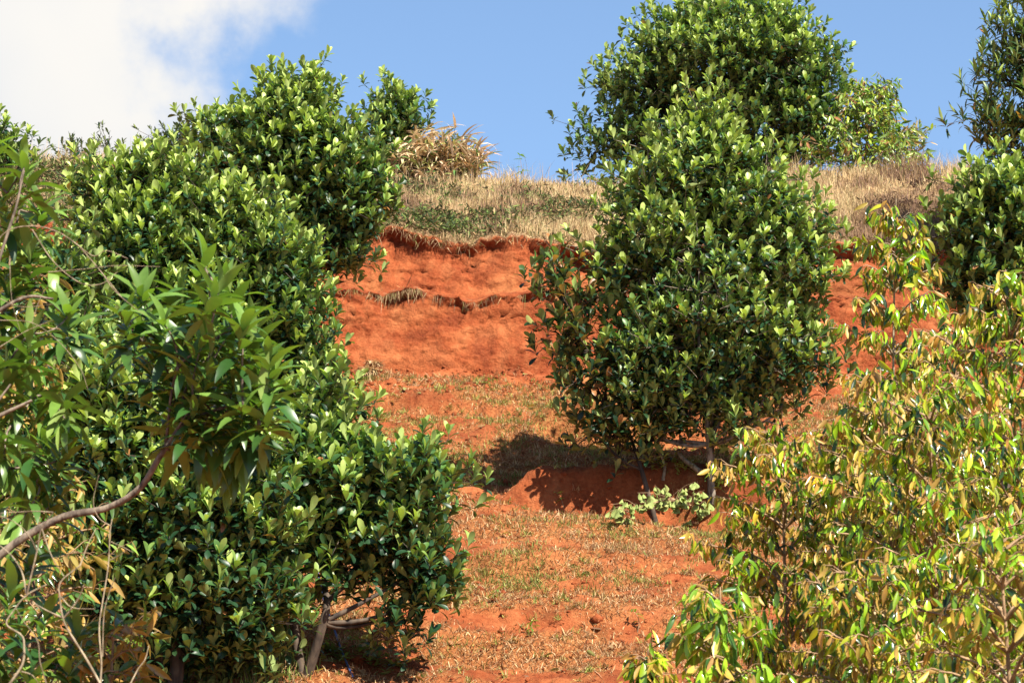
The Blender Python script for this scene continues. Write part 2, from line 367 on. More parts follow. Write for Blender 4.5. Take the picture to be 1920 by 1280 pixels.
GV = np.stack([GX, GY, GZ], -1); nr, ncol = GX.shape
idx = np.arange(nr * ncol).reshape(nr, ncol)
GF = np.stack([idx[:-1, :-1], idx[:-1, 1:], idx[1:, 1:], idx[1:, :-1]], -1).reshape(-1, 4)
turf = np.clip(sstep(9.95, 10.35, SEG + 0.35 * fbm(GX * 3, GZ * 3, 3, 111)) , 0, 1)
lit_n = fbm(GX * 0.55, GY * 0.8, 4, 121)
def veg_density(X, Y):
    """how overgrown the open slope is (0 bare .. 1 thick)"""
    px = 960 + X * FPX / Y
    n = fbm(X * 0.9, Y * 1.5, 4, 121) * 1.3 + fbm(X * 3.0, Y * 5.0, 3, 125) * 0.8
    b = 0.66 + 0.0 * X
    b = b - 0.35 * np.exp(-((px - 900) / 70) ** 2 - ((Y - ypx(830)) / 0.9) ** 2)
    return np.clip(0.12 + 0.88 * sstep(-0.40, 0.65, n + b - 0.35), 0, 1)
litter = veg_density(GX, np.clip(GY, 15, 40)) * 0.70 * (1 - sstep(4.9, 5.0, SEG))
litter = litter + 0.35 * np.exp(-((SEG - 8.0) / 0.5) ** 2) * sstep(-0.2, 0.4, fbm(GX * 2, GX * 0, 3, 131)) * wcliff
ground = mesh_obj('ground', GV.reshape(-1, 3), [GF], M_SOIL, attrs={'turf': turf, 'litter': litter})
tag(ground, 'red earth hillside with an eroded cut face below a dry grassy ridge', 'ground', kind='structure')
# interpolation on the ground sheet
Hx = fx_; c0 = len(outer)
def ground_z(x, y):
    ci = int(np.clip(np.searchsorted(gx, x), 1, ncol - 1)); 
    col = GV[:, ci]; k = slice(0, int(sum(ROWS[:5])))
    if y < 33: return float(np.interp(y, col[k, 1], col[k, 2]))
    k = slice(int(sum(ROWS[:10])), nr); return float(np.interp(y, col[k, 1], col[k, 2]))
def base_pt(px, d, dz=-0.05):
    x = (px - 960) / FPX * d / 1.0; x = P(px, 900, d)[0]
    return np.array([x, d, ground_z(x, d) + dz])
def ground_px(px, py, lo=19.0, hi=33.0):
    """point of the open slope seen at pixel"""
    best = None
    for y in np.arange(lo, hi, 0.02):
        p = P(px, py, y)
        if ground_z(p[0], y) >= p[2]: return np.array([p[0], y, ground_z(p[0], y)])
    return P(px, py, hi)
def seg_rows(a, b):
    cs = np.concatenate([[0], np.cumsum(ROWS)]); fa = int(cs[int(a)] + (a - int(a)) * ROWS[int(a)]); fb = int(cs[int(b)] + (b - int(b)) * ROWS[min(int(b), len(ROWS) - 1)])
    return fa, fb
def sample_ground(n, a, b, xlo, xhi, rng):
    fa, fb = seg_rows(a, b); r = rng.uniform(fa, fb - 1.01, n); x = rng.uniform(xlo, xhi, n)
    ci = (x - Hx[0]) / 0.042; ci = np.clip(ci, 0, len(Hx) - 2); c = ci.astype(int) + c0; fc = (ci % 1)[:, None]; ri = r.astype(int); fr = (r % 1)[:, None]
    p = (GV[ri, c] * (1 - fc) + GV[ri, c + 1] * fc) * (1 - fr) + (GV[ri + 1, c] * (1 - fc) + GV[ri + 1, c + 1] * fc) * fr
    return p, r

# ------------------------------------------------------------------ grass
def blades(name, pos, h, wd, lean, col, mat=M_GRASS, segs=2, vec=None):
    N = len(pos); rng = np.random.default_rng(len(name) + N)
    ang = rng.uniform(0, 2 * np.pi, N); side = np.stack([np.cos(ang), np.sin(ang), 0 * ang], -1)
    la = rng.uniform(0, 2 * np.pi, N); ld = np.stack([np.cos(la), np.sin(la), 0 * la], -1) * lean[:, None]
    ts = np.linspace(0, 1, segs + 1); V = []
    for k, t in enumerate(ts):
        c = pos + np.stack([0 * h, 0 * h, h * (t - 0.25 * np.abs(lean) * t * t)], -1) + ld * (h * t * t)[:, None]
        if vec is not None: c = pos + vec * (h * t)[:, None] - np.array([0, 0, 1.0]) * (h * 0.35 * t * t)[:, None]
        if k < segs:
            ww = (wd * (1 - 0.35 * t))[:, None]; V += [c - side * ww, c + side * ww]
        else: V.append(c)
    nv = 2 * segs + 1; V = np.stack(V, 1).reshape(-1, 3); o = (np.arange(N) * nv)[:, None, None]
    q = np.array([[2 * k, 2 * k + 1, 2 * k + 3, 2 * k + 2] for k in range(segs - 1)]); tr = np.array([[2 * segs - 2, 2 * segs - 1, 2 * segs]])
    polys = [(q[None] + o).reshape(-1, 4), (tr[None] + o).reshape(-1, 3)]
    return mesh_obj(name, V, polys, mat, col=np.repeat(col, nv, axis=0), smooth=False)
def mixc(rng, n, cols, p, var=0.2):
    c = np.array(cols)[rng.choice(len(cols), n, p=np.array(p) / sum(p))]
    return np.clip(c * rng.uniform(1 - var, 1 + var, (n, 1)) * rng.uniform(0.93, 1.07, (n, 3)), 0, 1)
rng = np.random.default_rng(11)
STRAW = (0.48, 0.34, 0.18); STRAW2 = (0.33, 0.22, 0.11); BROWN = (0.17, 0.105, 0.055); OLIVE = (0.14, 0.15, 0.045); GREEN = (0.12, 0.19, 0.035)
# dry grass on the bank and ridge
p, r = sample_ground(105000, 10.35, 13.9, -8.3, 8.4, rng)
px_, py_ = PX(p)
gpatch = fbm(p[:, 0] * 0.8, p[:, 2] * 2.2, 4, 141) + 0.75 * np.exp(-((py_ - 416 - 16 * fbm(p[:, 0] * 1.1, p[:, 0] * 0, 3, 5)) / 24) ** 2) * (1 - sstep(1080, 1180, px_)) + 0.35 * np.exp(-((py_ - 378) / 16) ** 2 - ((px_ - 980) / 110) ** 2) - 0.25 - 0.6 * sstep(1400, 1500, px_) + 0.7 * (1 - sstep(100, 300, px_)) * sstep(300, 340, py_)
isg = gpatch > rng.uniform(-0.15, 0.40, len(p))
thin = fbm(p[:, 0] * 1.7, p[:, 1] * 1.7, 3, 151) > -0.45
browny = (fbm(p[:, 0] * 1.3, p[:, 2] * 3, 4, 161) + 0.75 * sstep(1580, 1640, px_) * sstep(345, 375, py_)) > 0.18
k = thin & ~isg
hh = rng.uniform(0.06, 0.24, len(p)) * (1 + 0.9 * fbm(p[:, 0] * 0.9 + 4, p[:, 1] * 0.9, 3, 177)) * (1 + 0.5 * sstep(360, 335, py_)) * (1 + 0.6 * fbm(p[:, 0] * 2.3, p[:, 1] * 2.3, 3, 171))
col = np.where(browny[:, None], mixc(rng, len(p), [STRAW2, BROWN, (0.26, 0.16, 0.11)], [3, 5, 4]), mixc(rng, len(p), [STRAW, STRAW2, (0.50, 0.39, 0.21), OLIVE], [5, 2, 3, 0.5]))
g = blades('dry_grass', p[k], hh[k], rng.uniform(0.003, 0.006, k.sum()), np.abs(rng.normal(0, 0.55, k.sum())), col[k])
tag(g, 'straw coloured dry grass covering the bank and ridge above the red cut', 'dry grass', kind='stuff')
pw, _ = sample_ground(2600, 12.2, 13.6, -8.3, 8.4, rng); kw = fbm(pw[:, 0] * 1.3, pw[:, 0] * 0 + 9, 3, 231) > rng.uniform(-0.1, 0.9, len(pw)); pw = pw[kw]; nw = len(pw)
g = blades('tall_grass_stalks', pw, rng.uniform(0.25, 0.6, nw), rng.uniform(0.002, 0.004, nw), rng.normal(0, 0.5, nw), mixc(rng, nw, [STRAW, STRAW2, BROWN], [4, 3, 2]), segs=3)
tag(g, 'sparse tall bent grass stalks standing above the ridge line', 'grass stalks', kind='stuff')
# low green creepers on the bank
k = isg
pp = p[k]; n = len(pp); rg = np.random.default_rng(5)
dd = norm(rg.normal(0, 1, (n, 3)) * [1, 1, 0.5] + [0, 0, 0.55]); 
g = leaves('green_ground_cover', M_GRASS, None, pp + rg.normal(0, 0.03, (n, 3)) + [0, 0, 0.02] + np.abs(fbm(pp[:, 0] * 3, pp[:, 1] * 3, 2, 3))[:, None] * [0, 0, 0.22], dd, rg.normal(0, 1, (n, 3)) + [0, 0, 1.0], rg.uniform(0.05, 0.12, n),
           mixc(rg, n, [(0.08, 0.12, 0.03), (0.15, 0.20, 0.05), (0.035, 0.055, 0.02), STRAW2, (0.10, 0.07, 0.035)], [3, 2.5, 3.5, 1.6, 2.4], 0.3), rg.uniform(0.1, 0.9, n), 'small', 0.2, rg.uniform(0.3, 0.7, n))
tag(g, 'low green creeping plants matted among the dry grass just above the red cut', 'ground cover', kind='stuff')
def scrub(lab, px, py, w_, h_, seed, cols, n=700):
    rg = np.random.default_rng(seed); yy = np.interp(py, [335, 440], [37.4, 34.5]); c = base_pt(px, float(yy)); s_ = w_ / 125.0
    root = c + rg.normal(0, 1, (n, 3)) * [s_ * .45, .12, 0.0]; root[:, 2] = c[2] + np.abs(rg.normal(0, h_ / 125.0 * .5, n))
    dd = norm(rg.normal(0, 1, (n, 3)) + [0, -.2, .5])
    o = leaves('low_shrub', M_GRASS, None, root, dd, rg.normal(0, 1, (n, 3)) + [0, 0, 1.0], rg.uniform(.04, .11, n), mixc(rg, n, cols, [3, 3, 2], .3), rg.uniform(.1, .9, n), 'small', .2, rg.uniform(.4, .8, n)); tag(o, lab, 'shrub')
# turf hanging over the lip
p, r = sample_ground(34000, 9.75, 11.0, -8.3, 8.4, rng)
k = fbm(p[:, 0] * 3.5, p[:, 0] * 0, 4, 181) + 0.5 > rng.uniform(-0.1, 0.9, len(p)); p = p[k]; n = len(p); p = p + rng.normal(0, 0.015, (n, 3))
dd = norm(np.stack([rng.normal(0, 0.45, n), -np.abs(rng.normal(0.5, 0.4, n)), rng.normal(0.15, 0.6, n)], -1))
g = blades('overhanging_turf', p, rng.uniform(0.04, 0.15, n), rng.uniform(0.003, 0.006, n), np.zeros(n), mixc(rng, n, [STRAW, STRAW2, BROWN, OLIVE], [2.5, 3, 3, 2]), vec=dd)
tag(g, 'fringe of dry turf hanging over the top lip of the red cut', 'turf fringe', kind='stuff')
# roots and straw hanging from the ledge half way down the cut
p, r = sample_ground(16000, 6.8, 7.9, -5.5, 3.5, rng)
pxr = PX(p)[0]
dens = np.clip(fbm(p[:, 0] * 2.1, p[:, 0] * 0 + 2, 3, 191) * 0.8 + 0.32 + 0.55 * np.exp(-((pxr - 730) / 55) ** 2) + 0.25 * np.exp(-((pxr - 800) / 50) ** 2) - 0.25 * sstep(850, 930, pxr), 0, 1)
k = dens > rng.uniform(0.02, 0.7, len(p)); p = p[k]; n = len(p)
dd = norm(np.stack([rng.normal(0, 0.2, n), -np.abs(rng.normal(0.22, 0.15, n)), rng.normal(-0.75, 0.35, n)], -1))
g = leaves('hanging_roots', M_GRASS, None, p, dd, np.tile([0, -1.0, 0.2], (n, 1)), np.abs(rng.normal(0.04, 0.08, n)) + 0.03, mixc(rng, n, [STRAW, STRAW2, BROWN, OLIVE], [1.5, 2.5, 4, 2]), rng.uniform(-0.3, 0.6, n), 'blade', 0.2, rng.uniform(0.2, 0.45, n))
tag(g, 'thin pale roots and straw hanging from the ledge across the red cut', 'roots', kind='stuff')
# thin grass and straw on the open slope
p, r = sample_ground(330000, 3.2, 4.985, -6.6, 7.4, rng)
vd = veg_density(p[:, 0], p[:, 1])
k = vd > rng.uniform(0.12, 1.0, len(p)); p = p[k]; vd = vd[k]; n = len(p)
gr = fbm(p[:, 0] * 0.9, p[:, 1] * 1.6, 4, 201) + fbm(p[:, 0] * 4, p[:, 1] * 6, 2, 203) * 0.6
isg = gr > rng.uniform(0.05, 0.6, n)
col = np.where(isg[:, None], mixc(rng, n, [(0.20, 0.22, 0.05), (0.28, 0.28, 0.08), (0.11, 0.16, 0.035)], [3, 3, 1.5]), mixc(rng, n, [(0.40, 0.23, 0.105), (0.34, 0.15, 0.06), (0.52, 0.38, 0.21), (0.18, 0.08, 0.035)], [4, 3, 4, 2]))
dd = norm(np.stack([rng.normal(0, 0.45, n), rng.normal(-0.5, 0.5, n), rng.normal(0.15, 0.6, n)], -1))
dd[isg] = norm(dd[isg] * 0.7 + [0, 0, 0.8])
g = blades('slope_grass', p + [0, 0, 0.006], rng.uniform(0.03, 0.115, n) * (0.7 + 0.6 * vd), rng.uniform(0.0025, 0.0055, n), np.zeros(n), col, vec=dd)
tag(g, 'thin straw and sparse green grass scattered over the red earth slope', 'sparse grass', kind='stuff')
p, r = sample_ground(9000, 3.2, 4.98, -6.4, 7.2, rng); q = PX(p)
near_tree = np.exp(-((q[0] - 1330) / 190) ** 2 - ((q[1] - 900) / 90) ** 2) + np.exp(-((q[0] - 640) / 180) ** 2 - ((q[1] - 1230) / 90) ** 2) + np.exp(-((q[0] - 660) / 120) ** 2 - ((q[1] - 780) / 160) ** 2) + 0.05
k = near_tree > rng.uniform(0, 1.3, len(p)); p = p[k]; n = len(p)
g = leaves('fallen_leaves', M_WILT, None, p + [0, 0, 0.015], rng.normal(0, 1, (n, 3)) * [1, 1, .25], rng.normal(0, .4, (n, 3)) + [0, -.2, 1], rng.uniform(.06, .13, n), mixc(rng, n, [(0.26, 0.13, 0.055), (0.16, 0.08, 0.04), (0.40, 0.27, 0.13), (0.2, 0.19, 0.06)], [4, 4, 2, 1.5]), rng.uniform(-.8, 1.2, n), 'obovate', .4, rng.uniform(.5, .9, n)); tag(g, 'dry brown fallen leaves lying under the trees on the slope', 'fallen leaves', kind='stuff')
# separate tufts of straw and green standing out of it
p0, r = sample_ground(11000, 3.3, 4.98, -6.4, 7.2, rng); vd0 = veg_density(p0[:, 0], p0[:, 1]); p0 = p0[vd0 > rng.uniform(0.05, 1.0, len(p0))]
m = len(p0); per = 14; p = np.repeat(p0, per, axis=0) + rng.normal(0, 0.022, (m * per, 3)) * [1, 1, 0.1]; n = len(p)
px_ = PX(p0); grn = np.repeat(fbm(p0[:, 0] * 0.7, p0[:, 1] * 1.1, 3, 211) + 0.35 * np.exp(-((px_[0] - 800) / 170) ** 2 - ((px_[1] - 790) / 60) ** 2) > rng.uniform(-0.25, 0.4, m), per)
sz = np.repeat(rng.uniform(0.05, 0.15, m), per) * rng.uniform(0.6, 1.2, n)
dd = norm(np.stack([rng.normal(0, 0.45, n), rng.normal(-0.3, 0.4, n), np.abs(rng.normal(0.6, 0.5, n))], -1))
col = np.where(grn[:, None], mixc(rng, n, [(0.24, 0.27, 0.06), (0.34, 0.34, 0.10), (0.13, 0.19, 0.04), STRAW], [3, 3, 2, 1]), mixc(rng, n, [(0.52, 0.37, 0.20), (0.40, 0.24, 0.11), (0.25, 0.13, 0.06)], [5, 4, 1.5]))
g = blades('grass_tufts', p, sz, rng.uniform(0.003, 0.006, n), np.zeros(n), col, vec=dd); tag(g, 'little straw and green grass tufts dotted over the red earth slope', 'grass tufts', kind='stuff')
# clods and crumbs of earth
def clods(name, n, a, b, size, seed, cond=None):
    rg = np.random.default_rng(seed); p, r = sample_ground(n, a, b, -6.2, 7.2, rg)
    if cond is not None: p = p[cond(p, rg)]
    n = len(p); s = size * np.exp(rg.normal(0, 0.55, n))
    ico = np.array([[0, 0, 1], [.9, 0, .2], [.28, .86, .25], [-.72, .53, .15], [-.7, -.5, .2], [.3, -.85, .22], [.0, 0, -.9]])
    fc = np.array([[0, 1, 2], [0, 2, 3], [0, 3, 4], [0, 4, 5], [0, 5, 1], [6, 2, 1], [6, 3, 2], [6, 4, 3], [6, 5, 4], [6, 1, 5]])
    V = ico[None] * s[:, None, None] * rg.uniform(0.6, 1.3, (n, 7, 3)); a_ = rg.uniform(0, 6.28, n); ca, sa = np.cos(a_)[:, None], np.sin(a_)[:, None]
    V = np.stack([V[..., 0] * ca - V[..., 1] * sa, V[..., 0] * sa + V[..., 1] * ca, V[..., 2] * 0.8], -1) + p[:, None]
    F = (fc[None] + (np.arange(n) * 7)[:, None, None]).reshape(-1, 3)
    z = np.zeros(n * 7)
    return mesh_obj(name, V.reshape(-1, 3), [F], M_SOIL, attrs={'turf': z, 'litter': z})
g = clods('earth_clods', 9000, 3.4, 5.0, 0.014, 301); tag(g, 'small crumbs and clods of red earth lying over the slope', 'earth clods', kind='stuff')
g = clods('cliff_crumbs', 2600, 4.9, 5.15, 0.024, 302, lambda p, r: fbm(p[:, 0] * 1.5, p[:, 0] * 0, 3, 7) > r.uniform(-0.4, 0.4, len(p))); tag(g, 'fallen red crumbs along the foot of the cut face', 'earth crumbs', kind='stuff')

SG = [(0.06, 0.09, 0.025), (0.12, 0.17, 0.04), (0.03, 0.045, 0.02)]; SB = [(0.09, 0.05, 0.035), (0.16, 0.10, 0.06), (0.05, 0.03, 0.02)]
scrub('dark green low shrub on the bank, just above the middle of the cut', 850, 432, 90, 26, 501, SG)
scrub('small green shrub high on the grassy bank left of the large tree', 1005, 382, 60, 18, 502, SG, 500)
scrub('green shrub at the left end of the bank beside the tall jackfruit tree', 790, 412, 60, 20, 503, SG, 500)
scrub('brown withered shrub on the upper bank below the cane clump', 800, 362, 40, 18, 504, SB, 350)
scrub('brown withered scrub on the dry bank right of the big trees', 1690, 392, 80, 22, 505, SB, 600)
scrub('dark brown scrub high on the dry bank at far right', 1745, 356, 50, 12, 506, SB, 350)
scrub('brown scrub on the ridge edge left of the rounded jackfruit tree', 1110, 355, 34, 14, 507, SB, 260)

# ------------------------------------------------------------------ broad leaved trees (upright leaf rosettes)
def world_lobes(D, lobes):
    out = []
    for l in lobes:
        px, py, rx, ry = l[:4]; dd = l[4] if len(l) > 4 else 0.0; dens = l[5] if len(l) > 5 else 1.0
        c = P(px, py, D + dd); s = c[1] / FPX; rz = l[6] if len(l) > 6 else (0.5 * (rx + ry) * s)
        out.append((c, np.array([rx * s, rz, ry * s]), dens))
    return out
def broad_tree(name, label, D, base, lobes, seed, leaf=0.19, tips=900, stems=1, trunk_r=0.06, mat=M_JACK, bark=M_BARK, group=None,
               young=0.5, dark=1.0, shape='obovate', per=10, brown=0.0, spread=1.0, cat='tree', clump=0.20, trunk_top=None, visible_back=0.55):
    rg = np.random.default_rng(seed); W = world_lobes(D, lobes); base = np.asarray(base, float)
    if cat == 'tree': leaf *= 0.72; tips = int(tips * 1.85); W = [(c, np.maximum(r - 0.13, r * 0.6), dn) for c, r, dn in W]
    if name == 'jackfruit_tree': group = GJ
    root = empty(name, base, label, cat, group)
    wts = np.array([(r[0] * r[2]) * dn for c, r, dn in W]); wts /= wts.sum()
    nclump = max(6, tips // 9); cl = []; outw = []; lob = []
    tries = 0
    while len(cl) < nclump and tries < nclump * 30:
        tries += 1; i = rg.choice(len(W), p=wts); c, r, dn = W[i]
        u = norm(rg.normal(0, 1, 3)); rad = rg.uniform(0.50, 1.0) ** 0.6 * rg.uniform(0.9, 1.06)
        if u[1] > 0.35 and rg.random() > visible_back: continue
        nz_ = float(fbm(np.array(u[0] * 2.6 + i * 7.7 + seed), np.array(u[2] * 2.6 + u[1] * 1.7), 3, 400 + seed))
        if nz_ < -0.10 and rg.random() < 0.8 and rad > 0.7: continue        # hollows in the crown
        rad *= 1 + 0.45 * nz_ + (0.22 if rg.random() < 0.07 else 0.0)
        p = c + u * r * rad
        deep = any(j != i and np.sum(((p - cj) / rj) ** 2) < 0.45 for j, (cj, rj, _) in enumerate(W))
        if deep and rg.random() > 0.25: continue
        if p[2] < ground_z(p[0], p[1]) + 0.12: continue
        cl.append(p); outw.append(norm(u / r)); lob.append(i)
    cl = np.array(cl); outw = np.array(outw); lob = np.array(lob)
    # trunk and limbs
    allc = np.array([c for c, r, _ in W]); cen = (allc * wts[:, None]).sum(0)
    top = cen if trunk_top is None else np.asarray(trunk_top)
    tb = Tubes(); nodes = []
    for s in range(stems):
        off = np.array([rg.normal(0, 0.10), rg.normal(0, 0.10), 0]) * (stems > 1)
        tgt = top + (rg.normal(0, 0.35, 3) * [1, 1, 0.3] if stems > 1 else 0) + [0, 0, 0.25]
        mid1 = base + off + (tgt - base) * 0.33 + rg.normal(0, 0.05, 3); mid2 = base + (tgt - base) * 0.68 + rg.normal(0, 0.07, 3)
        pth = spline([base + off * 0.4 - [0, 0, 0.1], mid1, mid2, tgt], 16); rr = trunk_r * (0.85 if stems > 1 else 1.0)
        tb.add(pth, rr * (1 - 0.8 * np.linspace(0, 1, 16)), 8)
        nodes += [(q, rr * (1 - 0.8 * t)) for q, t in zip(pth[4:], np.linspace(0, 1, 16)[4:])]
    tb.build('trunk', bark, root)
    bt = Tubes(); NP = np.array([q for q, _ in nodes]); NR = np.array([q for _, q in nodes])
    # limbs to the lobe centres, then branches to clumps, then twigs
    limbs = []
    for (c, r, dn) in W:
        hd = np.linalg.norm((NP - c)[:, :2], axis=1); d_ = np.abs(NP[:, 2] - (c[2] - r[2] * 0.5 - 0.75 * hd)) + 0.3 * hd; j = int(np.argmin(d_))
        pth = curve(NP[j], c, rg.normal(0, 0.05, 3) + [0, 0, -0.04], 8)
        bt.add(pth, np.linspace(NR[j] * 0.75, 0.012, 8), 6); limbs.append((pth, np.linspace(NR[j] * 0.75, 0.012, 8)))
    LP = [np.vstack([l[0]]) for l in limbs]; zlo, zhi = cl[:, 2].min(), cl[:, 2].max()
    POS, DIR, NRM, LEN, COL, BEN = [], [], [], [], [], []
    for q, o_, li in zip(cl, outw, lob):
        lp = LP[li]; tgt = q - o_ * 0.10 - [0, 0, 0.08]
        j = int(np.argmin(np.linalg.norm(lp - (tgt - [0, 0, 0.25]), axis=1)))
        pth = curve(lp[j], tgt, rg.normal(0, 0.03, 3) + [0, 0, -0.05], 5); bt.add(pth, np.linspace(0.012, 0.006, 5), 4)
        nt_ = rg.integers(6, 12) if W[li][2] > 0.6 else rg.integers(3, 7)
        relh = (q[2] - zlo) / (zhi - zlo + 1e-6); vig_lit = np.clip(0.25 + 0.75 * relh + 0.40 * o_[2] + rg.normal(0, 0.28), 0.05, 1.25)   # fresh growth plus painted light: higher, upward-facing clumps get paler leaf colour
        for _ in range(nt_):
            tip = q + rg.normal(0, clump, 3) * [1, 1, 0.9]
            ax = norm(0.30 * o_ + np.array([0, 0, 1.0]) + rg.normal(0, 0.22, 3) + 0.3 * norm(tip - q))
            bt.add(np.array([tgt + (tip - tgt) * 0.3, tip - ax * 0.05, tip]), [0.005, 0.0025], 3)
            k = int(rg.integers(per - 3, per + 2)); ph0 = rg.uniform(0, 6.28)
            e1 = norm(np.cross(ax, [0.3, 0.9, 0.1])); e2 = np.cross(ax, e1)
            i = np.arange(k); f = i / max(1, k - 1); ph = ph0 + i * 2.4 + rg.normal(0, 0.2, k)
            th = np.radians(4 + spread * (82 * f ** 2.4 + 14 * rg.random(k))); r_ = np.cos(ph)[:, None] * e1 + np.sin(ph)[:, None] * e2
            dr = np.cos(th)[:, None] * ax + np.sin(th)[:, None] * r_; nn = np.sin(th)[:, None] * ax - np.cos(th)[:, None] * r_
            POS.append(tip + ax * 0.01 - ax * (f * 0.13)[:, None] * (leaf / 0.19)); DIR.append(dr); NRM.append(nn + rg.normal(0, 0.25, (k, 3)))
            LEN.append(leaf * rg.uniform(0.72, 1.1, k) * np.where(f < 0.5, 1.12, 0.95)); BEN.append(rg.uniform(0.1, 0.8, k) + 0.4 * f)
            yg = np.clip(1.9 * young * vig_lit * (1 - 1.55 * f) + 0.12 * vig_lit * young + rg.normal(0, 0.08, k), 0, 1)[:, None]
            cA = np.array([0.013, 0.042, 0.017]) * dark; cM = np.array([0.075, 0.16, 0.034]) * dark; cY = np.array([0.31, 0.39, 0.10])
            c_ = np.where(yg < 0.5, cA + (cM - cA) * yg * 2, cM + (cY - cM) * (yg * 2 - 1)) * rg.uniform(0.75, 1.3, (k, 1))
            rb = rg.random(k) < (0.004 + brown); c_[rb] = np.array([0.30, 0.13, 0.045]) * rg.uniform(0.5, 1.2, (rb.sum(), 1))
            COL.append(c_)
    bt.build('branches', bark, root)
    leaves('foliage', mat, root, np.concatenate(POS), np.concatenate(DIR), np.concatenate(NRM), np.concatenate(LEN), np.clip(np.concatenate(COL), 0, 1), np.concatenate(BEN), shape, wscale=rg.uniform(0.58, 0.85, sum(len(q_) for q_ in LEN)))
    return root

GJ = 'jackfruit trees on the hillside'
b = ground_px(1335, 945); 
broad_tree('jackfruit_tree', 'rounded jackfruit tree with two speckled stems on the red slope right of centre', b[1], b,
    [(1330, 225, 60, 50), (1310, 290, 100, 70), (1280, 370, 125, 80), (1400, 370, 115, 85), (1330, 500, 190, 120), (1455, 500, 115, 120), (1500, 430, 60, 60), (1205, 470, 100, 90),
     (1330, 640, 195, 110), (1440, 640, 115, 110), (1195, 630, 85, 90), (1290, 730, 150, 70), (1440, 730, 100, 50), (1180, 770, 80, 50, 0, .6),
     (1350, 790, 110, 35, -0.2, .5), (1200, 825, 60, 28, 0, .5), (1450, 780, 80, 40, 0, .5)],
    1, tips=2300, stems=2, trunk_r=0.052, bark=M_BARKL, leaf=0.175, young=1.15)
broad_tree('sprawling_bush', 'sparse leaning bush of dark bronzed leaves against the rounded jackfruit tree', b[1] - 0.1, base_pt(1235, b[1] + 0.1),
    [(1045, 540, 36, 55, 0, .35), (1085, 600, 48, 65, 0, .45), (1110, 700, 60, 60, 0, .55), (1160, 780, 70, 55, 0, .6), (1110, 790, 40, 30, 0, .35), (1240, 800, 50, 40, 0, .4)],
    2, tips=560, trunk_r=0.035, leaf=0.15, young=0.25, dark=0.75, brown=0.22, clump=0.16, per=8, cat='bush')
broad_tree('jackfruit_tree', 'large jackfruit tree standing on the ridge line against the blue sky', 39.5, base_pt(1390, 39.5),
    [(1350, 130, 170, 120), (1400, 30, 110, 60), (1290, 70, 90, 70), (1215, 160, 95, 75), (1470, 120, 95, 95), (1500, 210, 75, 80), (1165, 240, 65, 60), (1420, 260, 140, 60),
     (1250, 270, 110, 60), (1115, 285, 38, 38, 0, .7), (1510, 290, 60, 40, 0, .6)], 3, tips=2100, trunk_r=0.16, leaf=0.20, clump=0.26, young=0.95)
broad_tree('jackfruit_tree', 'tall jackfruit tree at upper left whose right side overhangs the cut red cliff', 29.5, base_pt(540, 29.5),
    [(545, 195, 75, 60), (572, 285, 92, 85), (500, 300, 100, 90), (620, 370, 100, 90), (665, 340, 50, 60), (410, 250, 60, 60), (540, 430, 110, 80), (640, 460, 50, 65), (410, 320, 45, 50)],
    4, tips=1800, trunk_r=0.09, leaf=0.185, young=1.0)
broad_tree('jackfruit_tree', 'wide jackfruit tree on the left, behind the long leaved spray and below the tall one', 26.0, base_pt(360, 26.0),
    [(230, 360, 85, 65), (340, 370, 95, 65), (440, 430, 90, 75), (240, 460, 115, 90), (370, 500, 130, 90), (500, 500, 90, 85), (530, 600, 75, 80), (400, 620, 140, 90), (240, 580, 110, 80), (580, 700, 55, 75), (460, 720, 110, 80), (620, 770, 32, 40)],
    5, tips=2500, trunk_r=0.09, leaf=0.18, young=0.95)
broad_tree('jackfruit_tree', 'dense low jackfruit tree with black shade beneath it at lower left', 21.2, base_pt(330, 21.2),
    [(220, 730, 80, 80), (200, 840, 110, 90), (330, 830, 100, 90), (440, 880, 90, 80), (320, 960, 150, 90), (460, 1000, 90, 90), (220, 980, 100, 90), (400, 1090, 120, 70), (250, 1090, 110, 60), (470, 1140, 60, 40), (330, 1180, 170, 55, 0.3, .7), (230, 1230, 90, 50, 0.3, .6), (440, 1220, 70, 40, 0.3, .5)],
    6, tips=2300, trunk_r=0.08, leaf=0.19, young=0.75)
b6 = ground_px(565, 1262); 
broad_tree('jackfruit_tree', 'small jackfruit tree with bare slanting limbs in front of the slope at bottom centre left', b6[1], b6,
    [(595, 775, 42, 58), (585, 870, 70, 65), (680, 890, 60, 60), (775, 905, 34, 45), (640, 960, 95, 60), (735, 985, 60, 55), (785, 1070, 50, 45, 0, .8), (700, 1050, 80, 30, 0, .5), (610, 1040, 50, 30, 0, .5), (750, 1150, 65, 30, 0, .35), (805, 1110, 38, 35, 0, .5), (570, 1120, 25, 40, 0, .2), (560, 960, 50, 80)],
    7, tips=1150, trunk_r=0.06, leaf=0.19, stems=2, young=0.62, clump=0.17, visible_back=0.4, bark=M_BARK, trunk_top=P(620, 1010, b6[1]))
broad_tree('jackfruit_tree', 'jackfruit tree at the right edge above the yellow-green saplings', 27.0, base_pt(1880, 27.0),
    [(1870, 370, 70, 70), (1930, 340, 60, 60), (1830, 430, 65, 60), (1920, 460, 90, 90), (1830, 520, 60, 60), (1910, 570, 80, 60), (1990, 450, 80, 120)], 8, tips=1100, trunk_r=0.08, leaf=0.185, young=0.85)
broad_tree('jackfruit_tree', 'small round jackfruit tree on the ridge beside the dry cane clump', 39.0, base_pt(718, 39.0),
    [(738, 205, 48, 38), (715, 250, 38, 40), (752, 240, 30, 32), (725, 300, 36, 35, 0, .7)], 9, tips=240, trunk_r=0.05, leaf=0.2, young=0.7)
